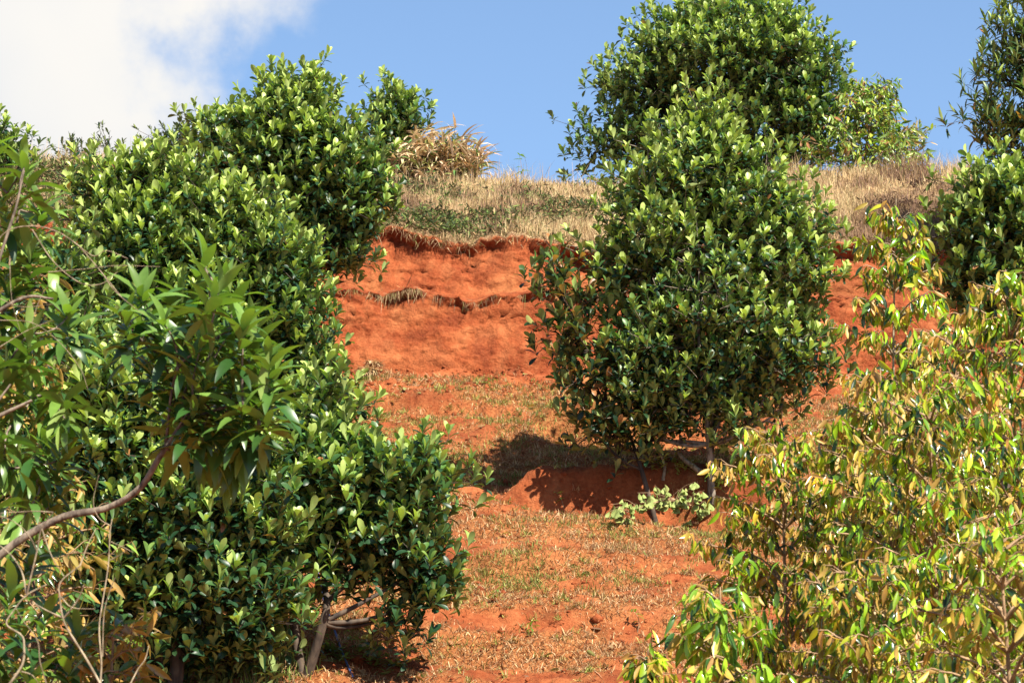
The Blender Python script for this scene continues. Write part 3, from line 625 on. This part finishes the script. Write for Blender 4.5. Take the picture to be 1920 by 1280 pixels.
broad_tree('jackfruit_tree', 'low jackfruit tree top on the ridge at the far left edge', 36.5, base_pt(-10, 36.5),
    [(0, 268, 40, 25), (-40, 290, 60, 50), (30, 285, 25, 30)], 10, tips=170, trunk_r=0.05, leaf=0.19, young=0.7)
broad_tree('jackfruit_tree', 'shaded jackfruit tree mostly hidden behind the mango tree at the left edge', 24.5, base_pt(60, 24.5),
    [(100, 520, 75, 70), (60, 600, 100, 90), (120, 680, 90, 80), (20, 760, 90, 90), (90, 800, 90, 80), (-40, 560, 70, 90), (60, 930, 110, 90), (0, 1060, 110, 80), (120, 1050, 90, 70)], 12, tips=1100, trunk_r=0.07, leaf=0.19, young=0.45, group=GJ)
# dark small-leaved shrubs on the ridge
for (px, D, lb, sd, n, lab, nm) in [
    (325, 37.0, [(325, 275, 34, 45), (350, 255, 18, 36), (300, 300, 22, 30)], 21, 260, 'dark twiggy shrub on the ridge against the white cloud', 'ridge_shrub'),
    (150, 38.5, [(145, 282, 18, 15, 0, .7), (165, 288, 15, 12, 0, .6)], 22, 60, 'tiny dark shrub on the far left skyline, left of the wispy grey one', 'ridge_shrub'),
    (205, 38.5, [(205, 278, 14, 20, 0, .5), (215, 290, 15, 12, 0, .5)], 23, 45, 'tiny grey wispy shrub on the left skyline against the cloud', 'ridge_shrub')]:
    broad_tree(nm, lab, D, base_pt(px, D), lb, sd, tips=n, leaf=0.10, trunk_r=0.02, young=0.05, dark=0.55, shape='small', clump=0.12, per=8, cat='shrub', spread=0.8)

# ------------------------------------------------------------------ drooping-leaved saplings (durian-like)
def droop_tree(name, label, base, top, rad, seed, leaf=0.13, nb=26, group=None, cols=None, start=0.15, twig_gap=0.06, leaf_gap=0.026, rise=0.25, bark=M_TWIGB, dark=1.0, stem_r=0.022,
               cat='sapling', droop=1.0, shape='elliptic', mat=M_DUR, taper=0.8):
    rg = np.random.default_rng(seed); base = np.asarray(base, float); top = np.asarray(top, float)
    if cat == 'sapling': leaf *= 0.80; leaf_gap *= 0.8; twig_gap *= 0.66; rise = 0.42; droop = 0.85
    root = empty(name, base, label, cat, group); H = np.linalg.norm(top - base)
    st = Tubes(); path = spline([base - [0, 0, .1], base * .65 + top * .35 + rg.normal(0, .03, 3), base * .3 + top * .7 + rg.normal(0, .03, 3), top], 20)
    st.add(path, np.linspace(stem_r, 0.004, 20), 7); st.build('trunk', bark, root)
    bt = Tubes(); POS, DIR, NRM, BR = [], [], [], []; cur = [0]
    def leaf_run(a, b_, gap):
        Ln = np.linalg.norm(b_ - a); m = max(2, int(Ln / gap)); t = (np.arange(m) + rg.uniform(0.2, 1.0)) / m; t = np.clip(t, 0, 1)
        sd = norm(np.cross(b_ - a, [0, 0, 1.0]) + 1e-4); s = np.where(np.arange(m) % 2 == 0, 1.0, -1.0)[:, None]
        BR.append(np.full(m, cur[0])); POS.append(a + (b_ - a) * t[:, None]); DIR.append(norm(s * sd * 0.22 + norm(b_ - a) * 0.28 + np.array([0, 0, -1.0]) * droop + rg.normal(0, 0.32, (m, 3))))
        NRM.append(norm(s * sd * 0.3 + norm(b_ - a) * 0.6 + rg.normal(0, 0.75, (m, 3)) * [1, 1, .3]))
    for i in range(nb):
        cur[0] = i
        f = start + (1 - start) * (i + rg.random()) / nb
        o = path[int(np.clip(f * 19, 0, 19))]; R = rad * ((1 - f) ** taper * 0.92 + 0.12) * rg.uniform(0.6, 1.15); az = i * 2.4 + rg.normal(0, 0.3)
        dr = np.array([math.cos(az), math.sin(az), rise + 0.5 * max(0, f - 0.7)]); e = o + dr * R
        pth = curve(o, e, [0, 0, R * 0.12], 7); bt.add(pth, np.linspace(0.008, 0.0025, 7), 4)
        leaf_run(pth[3], e, leaf_gap * 1.2)
        for s in np.arange(0.18, 0.98, twig_gap / max(R, 0.2)):
            k = s * 6; a = pth[int(k)] + (pth[min(6, int(k) + 1)] - pth[int(k)]) * (k % 1)
            sidev = norm(np.cross(dr, [0, 0, 1.0])) * rg.choice([-1, 1]); tl = rg.uniform(0.12, 0.26) * (1.1 - 0.4 * s) * (leaf / 0.13)
            te = a + (sidev * 0.75 + norm(dr) * 0.5 + np.array([0, 0, rg.normal(0.05, 0.25)])) * tl; bt.add(np.array([a, (a + te) / 2 + [0, 0, .01], te - [0, 0, .01]]), [0.0035, 0.0015], 3)
            leaf_run(a + (te - a) * 0.2, te, leaf_gap)
    bt.build('branches', bark, root)
    pos = np.concatenate(POS); n = len(pos)
    cols = cols or ([(0.28, 0.44, 0.02), (0.15, 0.30, 0.02), (0.40, 0.44, 0.03), (0.025, 0.06, 0.018), (0.07, 0.15, 0.02), (0.40, 0.21, 0.045), (0.66, 0.46, 0.03)], [6.5, 4.0, 2.4, 4.0, 2.5, 1.6, 0.12])
    c = mixc(rg, n, cols[0], cols[1], 0.3) * dark
    bid = np.concatenate(BR); dry = np.clip(rg.normal(-0.08, 0.2, nb), 0, 0.7); bright = rg.uniform(0.7, 1.3, nb)
    if cat == 'sapling':
        k = rg.random(n) < dry[bid]; c[k] = mixc(rg, k.sum(), [(0.40, 0.22, 0.05), (0.30, 0.15, 0.045), (0.46, 0.34, 0.07)], [4, 3, 2], 0.25)
        c = c * bright[bid][:, None]
    leaves('foliage', mat, root, pos, np.concatenate(DIR), np.concatenate(NRM), leaf * rg.uniform(0.5, 1.25, n), np.clip(c, 0, 1), rg.uniform(0.0, 0.9, n), shape, 0.45, rg.uniform(0.7, 1.15, n), rg.normal(0, 0.4, n))
    return root
def bp_(px, D): return base_pt(px, D)
droop_tree('sapling', 'dense leafy sapling under the rounded jackfruit tree and left of the thicket', base_pt(1600, 14.0), P(1590, 860, 14.0), 0.6, 44, leaf=0.115, nb=80, start=0.3, group='yellow-green drooping-leaved saplings on the right', taper=0.5, dark=0.8)
droop_tree('sapling', 'yellow-green sapling between the pale-stemmed one and the right edge, half way up', base_pt(1800, 14.5), P(1790, 600, 14.5), 0.85, 39, leaf=0.11, nb=80, start=0.35, group='yellow-green drooping-leaved saplings on the right', taper=0.5)
G = 'yellow-green drooping-leaved saplings on the right'
droop_tree('sapling', 'slender yellow-green sapling with a pale upright stem against the red earth at right', bp_(1668, 16.0), P(1680, 372, 16.0), 0.85, 31, leaf=0.135, nb=80, start=0.30, group=G, bark=M_TWIG, taper=0.7, stem_r=0.02)
droop_tree('sapling', 'broad yellow-green sapling filling the right edge below the jackfruit tree', bp_(1900, 13.0), P(1885, 505, 13.0), 1.05, 32, leaf=0.112, nb=110, start=0.30, group=G, taper=0.6)
droop_tree('sapling', 'yellow-green sapling whose left branches reach over the red slope, lower right of centre', bp_(1460, 13.5), P(1465, 800, 13.5), 0.80, 33, leaf=0.112, nb=95, start=0.25, group=G, taper=0.5, dark=0.85)
droop_tree('sapling', 'bushy sapling with tan leaf undersides in the middle of the right-hand thicket', bp_(1740, 12.0), P(1740, 740, 12.0), 0.95, 34, leaf=0.105, nb=120, start=0.30, group=G, taper=0.55)
droop_tree('sapling', 'golden leaved sapling rising behind the middle of the right-hand thicket', bp_(1660, 12.8), P(1650, 690, 12.8), 0.75, 45, leaf=0.115, nb=95, start=0.3, group=G, taper=0.5)
droop_tree('sapling', 'nearest and most blurred sapling in the bottom right corner', bp_(1880, 9.0), P(1870, 980, 9.0), 0.6, 35, leaf=0.10, nb=64, start=0.35, group=G, taper=0.5)
droop_tree('sapling', 'low sapling with bright fresh green leaves at the bottom, right of the open slope', bp_(1360, 10.5), P(1350, 1100, 10.5), 0.42, 36, leaf=0.13, nb=50, start=0.35, group=G, taper=0.5,
           cols=([(0.27, 0.46, 0.03), (0.18, 0.34, 0.03), (0.06, 0.14, 0.03), (0.4, 0.26, 0.09)], [5, 4, 2, 1]))
droop_tree('sapling', 'small bright leaved sapling tip at the bottom edge of the red slope', bp_(1215, 12.0), P(1215, 1205, 12.0), 0.17, 37, leaf=0.13, nb=22, start=0.60, group=G)
droop_tree('sapling', 'low sapling on the bottom edge right of the bright fresh green one', bp_(1620, 10.5), P(1620, 1060, 10.5), 0.66, 38, leaf=0.10, nb=95, start=0.35, group=G, taper=0.5)
droop_tree('bushy_tree', 'round yellowish bush with reddish tips on the ridge right of the large jackfruit tree', base_pt(1635, 38.8), P(1635, 168, 38.8), 1.05, 41, mat=M_MANGO, leaf=0.15, nb=120, start=0.05, twig_gap=0.10, leaf_gap=0.04, cat='bush', taper=0.55,
           cols=([(0.30, 0.36, 0.04), (0.14, 0.24, 0.03), (0.30, 0.15, 0.06), (0.04, 0.08, 0.02)], [4, 4, 1.6, 2.5]), droop=0.5, rise=0.5)
droop_tree('bushy_tree', 'low wispy olive bush on the ridge trailing right of the yellowish bush', base_pt(1700, 39.2), P(1700, 240, 39.2), 0.62, 42, mat=M_MANGO, leaf=0.20, nb=40, start=0.05, twig_gap=0.14, leaf_gap=0.07, cat='bush', taper=0.5,
           cols=([(0.20, 0.22, 0.05), (0.10, 0.15, 0.035), (0.34, 0.24, 0.10)], [4, 4, 3]), droop=0.1, rise=0.7, shape='lance')
broad_tree('tall_tree', 'tall dark airy tree at the upper right edge of the sky', 33.0, base_pt(1945, 33.0),
    [(1895, 55, 40, 34, 0, .7), (1855, 125, 50, 34, 0, .7), (1915, 130, 50, 50), (1838, 215, 52, 26, 0, .7), (1905, 215, 55, 45), (1878, 265, 48, 30, 0, .7), (1965, 60, 60, 90), (1965, 200, 60, 90), (1925, -20, 40, 40)],
    43, tips=400, trunk_r=0.07, leaf=0.27, young=0.5, dark=0.75, shape='elliptic', per=10, spread=1.35, brown=0.03)


# ------------------------------------------------------------------ dry cane clump on the ridge
def cane_clump():
    rg = np.random.default_rng(51); b0 = base_pt(828, 38.6); root = empty('cane_clump', b0, 'dry tan cane clump with drooping blades on the ridge against the sky', 'cane clump')
    tb = Tubes(); POS, DIR, NRM, LEN, BEN = [], [], [], [], []
    for i in range(150):
        o = b0 + np.array([rg.normal(0, 0.30), rg.normal(0, 0.22), -0.1]); px = rg.uniform(738, 905); hgt = 1 - ((px - 825) / 105) ** 2
        tip = P(px, 322 - rg.uniform(0.25, 1.0) * (18 + 70 * max(hgt, 0.0)), 38.6 + rg.normal(0, 0.3)); o = o * 0.55 + np.array([tip[0], o[1], o[2]]) * 0.45
        pth = curve(o, tip, [0, 0, 0.06], 7); tb.add(pth, np.linspace(0.011, 0.004, 7), 4)
        for t in np.linspace(0.25, 1.0, 10):
            q = pth[int(t * 6)] + rg.normal(0, 0.015, 3); az = rg.uniform(0, 6.28); POS.append(q)
            DIR.append([math.cos(az), math.sin(az), rg.uniform(0.2, 1.5)]); NRM.append([0, 0, 1]); LEN.append(rg.uniform(0.3, 0.52)); BEN.append(rg.uniform(0.4, 2.4))
    tb.build('stalks', M_TWIG, root); n = len(POS)
    leaves('dry_blades', M_GRASS, root, np.array(POS), np.array(DIR), np.array(NRM) + rg.normal(0, .2, (n, 3)), np.array(LEN), mixc(rg, n, [(0.62, 0.46, 0.28), (0.46, 0.31, 0.16), (0.25, 0.27, 0.08), (0.10, 0.22, 0.06)], [5, 4, 2, 0.8]), np.array(BEN), 'blade', 0.4, rg.uniform(0.9, 1.7, n), rg.normal(0, 0.8, n))
cane_clump()

# ------------------------------------------------------------------ seedling on the skyline
def seedling(label, b, h, seed, col, leaf=0.09, n=14, nm='seedling'):
    rg = np.random.default_rng(seed); root = empty(nm, b, label, 'seedling'); tb = Tubes()
    pth = spline([b - [0, 0, .03], b + [rg.normal(0, .03), 0, h * .5], b + [rg.normal(0, .06), 0, h]], 10); tb.add(pth, np.linspace(0.006, 0.002, 10), 4); tb.build('stem', M_TWIGB, root)
    k = rg.integers(4, 10, n); az = np.arange(n) * 2.4
    dd = np.stack([np.cos(az), np.sin(az), rg.uniform(-.2, .7, n)], -1)
    leaves('foliage', M_MANGO, root, pth[k], dd, np.tile([0, 0, 1.0], (n, 1)), leaf * rg.uniform(.7, 1.2, n), mixc(rg, n, [col], [1]), rg.uniform(.2, .9, n), 'elliptic')
seedling('thin seedling poking up alone on the skyline right of the dry cane', base_pt(982, 38.2), 0.62, 61, (0.10, 0.20, 0.04), 0.12, 12)
for px, py, lab, sd, h in [(1057, 962, 'pale little seedling on the shaded gully edge', 62, 0.16), (905, 725, 'tiny weed on the slope below the middle of the red cut', 63, 0.1), (1000, 1190, 'small dark green weed on the lower slope', 64, 0.12),
                           (930, 1130, 'leafy weed on the lower slope, right of the small jackfruit tree', 65, 0.13), (1195, 1185, 'single upright weed by the bottom right saplings', 66, 0.2)]:
    seedling(lab, ground_px(px, py), h, sd, (0.22, 0.30, 0.06) if sd == 62 else (0.12, 0.20, 0.035), 0.085, 9, 'weed')
def ground_shrub(lab, pts, seed, cols, n, leaf):
    rg = np.random.default_rng(seed); POS = []; DIR = []
    for i in range(n):
        c = pts[rg.integers(len(pts))]; q = ground_px(c[0] + rg.normal(0, 18), c[1] + rg.normal(0, 8)); tip = q + [rg.normal(0, .05), rg.normal(0, .05), rg.uniform(0.05, 0.22)]
        for j in range(7):
            az = rg.uniform(0, 6.28); POS.append(q + (tip - q) * rg.uniform(.1, 1)); DIR.append([math.cos(az), math.sin(az), rg.uniform(-.1, .9)])
    m = len(POS)
    o = leaves('weeds', M_MANGO, None, np.array(POS), np.array(DIR), np.tile([0, 0, 1.0], (m, 1)), leaf * rg.uniform(.6, 1.2, m), mixc(rg, m, *cols, .3), rg.uniform(.1, .8, m), 'elliptic'); tag(o, lab, 'weeds', kind='stuff')
ground_shrub('grey-green weed patch at the foot of the small jackfruit tree, bottom left of centre', [(650, 1235), (700, 1245), (620, 1225), (740, 1255)], 71, ([(0.08, 0.12, 0.05), (0.16, 0.22, 0.06), (0.05, 0.08, 0.03)], [3, 2, 2]), 46, 0.10)
ground_shrub('olive weeds in shade at the base of the rounded jackfruit tree', [(1300, 900), (1260, 880), (1380, 890), (1350, 920)], 72, ([(0.09, 0.13, 0.04), (0.2, 0.22, 0.06), (0.2, 0.13, 0.06)], [3, 2, 2]), 50, 0.10)

# wilted cut branch with pale leaves lying at the gully edge
def wilted():
    rg = np.random.default_rng(81); a = ground_px(1325, 992); b = ground_px(1165, 985); root = empty('wilted_branch', a, 'cut branch with wilted pale green leaves lying by the shaded gully', 'branch')
    tb = Tubes(); POS = []; DIR = []
    m0 = spline([a + [0, 0, .08], (a * .6 + b * .4) + [0, 0, .28], b + [0, 0, .12]], 14); tb.add(m0, np.linspace(.014, .004, 14), 5)
    for i in range(46):
        q = m0[rg.integers(1, 14)]; e = q + [rg.normal(-0.05, .16), rg.normal(-.1, .12), rg.uniform(-.12, .22) if q[0] > 1.5 else rg.uniform(-.08, .08)]; tb.add(curve(q, e, [0, 0, .03], 4), [0.004, 0.002], 3)
        for j in range(5):
            POS.append(q + (e - q) * rg.uniform(.5, 1.05)); DIR.append([rg.normal(0, .35), rg.normal(-.15, .35), -1.0])
    tb.build('stem', M_TWIGB, root); n = len(POS); nn = rg.normal(0, .5, (n, 3)) + [0.1, 0.9, 0.0]
    leaves('wilted_leaves', M_WILT, root, np.array(POS), np.array(DIR), nn, rg.uniform(.06, .125, n), mixc(rg, n, [(0.22, 0.28, 0.08), (0.15, 0.21, 0.055), (0.32, 0.20, 0.08)], [5, 3, 1.5]), rg.uniform(.2, 1.2, n), 'obovate', .5, rg.uniform(.8, 1.1, n))
wilted()
def stick(label, pts, r, mat=M_TWIG, nm='fallen_stick'):
    t = Tubes(); p = spline(pts, 12); t.add(p, np.linspace(r, r * .5, 12), 6); o = t.build(nm, mat); tag(o, label, 'stick'); return o
stick('broken pale stub leaning left of the rounded jackfruit trunk', [ground_px(1243, 905) , ground_px(1243, 905) + [0.02, 0, .18], ground_px(1243, 905) + [-0.06, -.02, .36]], .022)
stick('short thick tan stick on shaded ground beside the rounded jackfruit trunk', [ground_px(1315, 900) + [0, -.05, .03], ground_px(1280, 885) + [0, -.05, .12], ground_px(1270, 880) + [0, -.05, .16]], .035)
# dry tussocks below the cut
def tussock(label, px, py, seed, n=420, h=0.24):
    rg = np.random.default_rng(seed); b = ground_px(px, py); az = rg.uniform(0, 6.28, n); dd = np.stack([np.cos(az), np.sin(az) - .2, rg.uniform(.3, 2.2, n)], -1)
    o = leaves('dry_tussock', M_GRASS, None, b + rg.normal(0, .04, (n, 3)) * [1, 1, .2], dd, np.tile([0, 0, 1.0], (n, 1)), h * rg.uniform(.5, 1.15, n), mixc(rg, n, [STRAW, (0.6, .42, .24), STRAW2], [4, 3, 2]), rg.uniform(.8, 2.4, n), 'blade', .3, rg.uniform(.7, 1.2, n)); tag(o, label, 'grass tuft')
tussock('pale straw tussock at the foot of the red cut, the lower of two', 692, 703, 91)
tussock('small brownish straw tuft just above the pale tussock at the cliff foot', 700, 684, 92, 200, 0.16)
# blue hose running down behind the small tree
hp = [ground_px(596, 1085) + [0, 0, .06], ground_px(607, 1130) + [0, 0, .03], ground_px(628, 1190) + [0, 0, .03], ground_px(643, 1230) + [0, 0, .02], ground_px(662, 1275) + [0, 0, .02]]
t = Tubes(); t.add(spline(hp, 40), 0.010, 8); o = t.build('blue_hose', M_HOSE); tag(o, 'blue plastic hose running down the slope behind the small tree at bottom', 'hose')
# green grass in the bottom shade
p, r = sample_ground(26000, 2.9, 4.25, -4.2, -1.2, rng)
q = PX(p); k = (np.exp(-((q[0] - 510) / 60) ** 2 - ((q[1] - 1255) / 45) ** 2) + 0.35 * (q[0] < 480)) > rng.uniform(0.1, 1.0, len(p)); p = p[k]; n = len(p)
g = blades('green_grass', p, rng.uniform(.08, .24, n), rng.uniform(.003, .006, n), np.abs(rng.normal(0, .6, n)), mixc(rng, n, [(0.20, 0.27, 0.06), (0.12, 0.18, 0.04), STRAW2], [4, 3, 2])); tag(g, 'green grass under the trees at the bottom left', 'grass', kind='stuff')

# ------------------------------------------------------------------ long-leaved tree reaching in from the left
def mango():
    rg = np.random.default_rng(101); D = 9.6; b0 = np.array([-2.9, D + .3, ground_z(-2.9, D + .3) - .1]); root = empty('mango_tree', b0, 'long-leaved mango tree reaching in from the left edge on a curved grey-brown branch', 'tree')
    tb = Tubes(); tr = spline([b0, b0 + [.1, 0, 1.2], P(-260, 1100, D + .1), P(-200, 700, D + .1), P(-130, 300, D)], 24); tb.add(tr, np.linspace(.085, .03, 24), 9); tb.build('trunk', M_BARK, root)
    bt = Tubes()
    BN = [tr[8:]]
    def br(pts, r0, r1, n=26, s=7):
        q = spline([P(*a) for a in pts], n); bt.add(q, np.linspace(r0, r1, n), s); BN.append(q); return q
    br([(-255, 1110, D), (-60, 1075, D), (40, 1010, D), (120, 968, D), (200, 952, D), (262, 915, D - .05), (300, 855, D - .1), (345, 790, D - .1), (372, 745, D), (385, 700, D)], .019, .008, 40, 8)
    br([(372, 745, D), (400, 640, D), (395, 560, D), (385, 500, D)], .012, .005)
    br([(345, 790, D), (430, 760, D - .1), (500, 740, D - .1)], .009, .004); br([(385, 700, D), (300, 640, D), (260, 610, D)], .009, .004); br([(400, 640, D), (450, 600, D), (470, 590, D)], .008, .004)
    br([(310, 840, D), (330, 700, D - .1), (380, 650, D - .2)], .007, .004)
    br([(-210, 760, D), (-60, 620, D), (20, 420, D), (45, 320, D)], .010, .004); br([(-60, 620, D), (40, 560, D), (100, 560, D)], .01, .005); br([(-200, 900, D), (-40, 800, D), (60, 750, D)], .016, .006); br([(-40, 800, D), (20, 720, D)], .008, .004)
    W = [(385, 505), (415, 545), (345, 560), (440, 600), (375, 610), (310, 610), (260, 615), (470, 640), (420, 670), (350, 680), (480, 700), (400, 730), (300, 665), (450, 760), (495, 750), (360, 770), (330, 800), (420, 810), (470, 830), (390, 850), (440, 880), (270, 560), (430, 560), (455, 625), (500, 670), (330, 740), (440, 720), (480, 780), (380, 640), (240, 590), (340, 640), (400, 590), (365, 720), (510, 720),
         (45, 320), (15, 370), (75, 390), (20, 440), (-20, 300), (50, 480), (100, 570), (130, 590), (60, 620), (20, 540), (-10, 600), (10, 690), (60, 740), (100, 770), (30, 800), (-20, 760), (80, 840), (10, 880), (120, 850), (50, 920), (-10, 960), (110, 930), (40, 660), (130, 800), (20, 990), (60, 1060), (10, 1120), (90, 1150), (30, 1210), (120, 1250), (60, 1270), (-10, 1250), (150, 1190)]
    POS, DIR, NRM, LEN, COL, BEN = [], [], [], [], [], []
    for (x, y) in W:
        far = x < 160
        c = P(x + rg.normal(0, 5), y + rg.normal(0, 5), D + rg.normal(0, .16) + (0.5 if far else 0)); hang = (y > 800 and not far) or (far and rg.random() < .3)
        ax = norm(np.array([rg.normal(0.1, .25), rg.normal(-.15, .3), 0.9 if not hang else -.7])); k = int(rg.integers(15, 24))
        allb = np.concatenate(BN); m_ = allb[int(np.argmin(np.linalg.norm(allb - (c - ax * 0.2), axis=1)))]
        tw_ = curve(m_, c, rg.normal(0, .02, 3) - ax * 0.03, 6); bt.add(tw_, [0.006, 0.0035], 4); BN.append(tw_[2:])
        e1 = norm(np.cross(ax, [.3, .9, .1])); e2 = np.cross(ax, e1); i = np.arange(k); f = i / (k - 1); ph = i * 2.4 + rg.uniform(0, 6)
        th = np.radians(18 + 82 * f + rg.normal(0, 8, k)); r_ = np.cos(ph)[:, None] * e1 + np.sin(ph)[:, None] * e2
        POS.append(c - ax * (f * .16)[:, None]); DIR.append(np.cos(th)[:, None] * ax + np.sin(th)[:, None] * r_); s_ = 1.0 if not hang else -1.0
        NRM.append(s_ * (np.sin(th)[:, None] * ax - np.cos(th)[:, None] * r_) + rg.normal(0, .2, (k, 3)) + [0, 0, .25]); LEN.append(rg.uniform(.13, .215, k)); BEN.append(rg.uniform(.3, 1.3, k))
        yg = np.clip(1 - f * 1.1 + rg.normal(0, .2, k), 0, 1)[:, None]; base_c = np.array([.026, .078, .016]) + (np.array([.16, .27, .045]) - np.array([.03, .09, .018])) * yg * rg.uniform(.5, 1)
        COL.append(base_c * rg.uniform(.75, 1.25, (k, 1)))
    bt.build('branches', M_BARKG, root)
    leaves('foliage', M_MANGO, root, np.concatenate(POS), np.concatenate(DIR), np.concatenate(NRM), np.concatenate(LEN), np.clip(np.concatenate(COL), 0, 1), np.concatenate(BEN), 'lance', .3)
mango()
# small-leaved thicket behind it at the left edge
droop_tree('leafy_shrub', 'brownish green narrow-leaved shrub tangled behind the mango tree at bottom left', bp_(60, 11.5), P(80, 900, 11.5), 0.62, 111, leaf=0.11, nb=50, start=0.2, cat='shrub', taper=.35,
           cols=([(0.10, 0.20, 0.03), (0.05, 0.11, 0.025), (0.30, 0.22, 0.07), (0.2, 0.3, 0.05)], [4, 4, 1.4, 2]), shape='lance', droop=.6)
droop_tree('leafy_shrub', 'spray of brown and green narrow leaves in front of the black shade at lower left', bp_(190, 10.5), P(215, 1160, 10.5), 0.26, 112, leaf=0.12, nb=18, start=.72, cat='shrub', taper=.4,
           cols=([(0.24, 0.15, 0.04), (0.14, 0.24, 0.04), (0.05, 0.10, 0.02)], [3, 3, 2]), shape='lance', droop=.15, rise=.3)
droop_tree('leafy_shrub', 'mixed green shrub against the left edge below the skyline', bp_(10, 12.5), P(20, 470, 12.5), 0.42, 113, leaf=0.12, nb=60, start=.45, cat='shrub', taper=.2,
           cols=([(0.08, 0.17, 0.03), (0.04, 0.09, 0.02), (0.2, 0.3, 0.05)], [4, 4, 2]), shape='lance', droop=.5)
# bare pale climbers
def bare(name, label, D, runs, r=0.008, mat=M_TWIG):
    b = P(runs[0][0][0], runs[0][0][1], D); b0 = np.array([b[0], b[1], ground_z(b[0], b[1])]); root = empty(name, b0, label, 'shrub'); 
    rg = np.random.default_rng(int(D * 100)); 
    first = spline([b0, (b0 + b) / 2 + [.03, 0, 0], b], 8); main = Tubes(); main.add(np.vstack([first[:-1], spline([P(q[0], q[1], D) for q in runs[0]], 30)]), np.linspace(r * 1.2, r * .5, 37), 6); main.build('stem', mat, root)
    for i, run in enumerate(runs[1:]):
        pts = [P(q[0], q[1], D + 0.02 * k * (1 if i % 2 else -1)) for k, q in enumerate(run)]; n = len(pts) * 5; rr = r * (.8 if i < 2 else .55)
        tw = Tubes(); tw.add(spline(pts, n), np.linspace(rr, rr * .45, n), 6); tw.build('twig', mat, root)
    return root
bare('bare_shrub', 'bare zigzag pale stems in front of the leaves at bottom left corner', 7.4,
     [[(15, 1285), (42, 1245), (45, 1210), (40, 1190), (12, 1170), (25, 1145), (50, 1115), (88, 1095)], [(50, 1115), (58, 1080), (70, 1030), (78, 990), (100, 960)], [(50, 1115), (42, 1075), (25, 1045), (0, 1022)],
      [(70, 1035), (55, 1005), (30, 980), (0, 966)], [(40, 1258), (60, 1265), (75, 1285)], [(88, 1285), (75, 1240), (70, 1200), (45, 1165), (30, 1140)], [(100, 960), (60, 958), (0, 962)], [(78, 990), (96, 1040), (120, 1080)]], .0040)
bare('bare_shrub', 'bare slanting tan stem with twigs in front of the black shade at lower left', 7.9,
     [[(190, 1285), (165, 1240), (140, 1200), (120, 1165), (112, 1120), (114, 1090), (150, 1060)], [(120, 1158), (145, 1125), (158, 1095)], [(120, 1158), (90, 1145), (60, 1128)], [(114, 1118), (135, 1138), (178, 1141)], [(150, 1060), (165, 1020), (180, 990)]], .0044)
bare('bare_shrub', 'pair of thin upright tan twigs over the dark jackfruit foliage at lower left', 8.3,
     [[(188, 1290), (190, 1240), (186, 1180), (192, 1130), (203, 1060), (206, 1000), (210, 972)], [(192, 1230), (195, 1150), (205, 1110), (216, 1082)], [(240, 1290), (258, 1255), (272, 1235), (279, 1210)], [(206, 1050), (225, 1040), (238, 1030)], [(208, 1015), (230, 1025), (250, 1035)], [(206, 985), (185, 970), (175, 940), (185, 890)]], .0036)
bare('bare_shrub', 'tangle of thin grey leafless twigs over the left trees at mid height', 8.0,
     [[(-60, 760), (-40, 600), (-15, 480), (5, 440), (40, 425), (90, 428), (140, 455), (190, 510), (230, 560)], [(140, 455), (175, 480), (200, 470), (240, 485)], [(60, 430), (100, 490), (150, 530), (190, 532), (220, 510)],
      [(0, 600), (60, 605), (110, 640), (150, 690), (165, 730)], [(90, 510), (150, 505), (220, 498), (300, 500)], [(0, 560), (40, 575), (100, 570)], [(18, 480), (22, 560), (38, 620)], [(60, 605), (75, 560), (100, 520)], [(0, 650), (50, 620), (100, 600)], [(190, 510), (215, 545), (250, 575), (270, 590)]], .0026, M_TWIG)

print('objects', len(bpy.data.objects), 'verts', sum(len(m.vertices) for m in bpy.data.meshes))
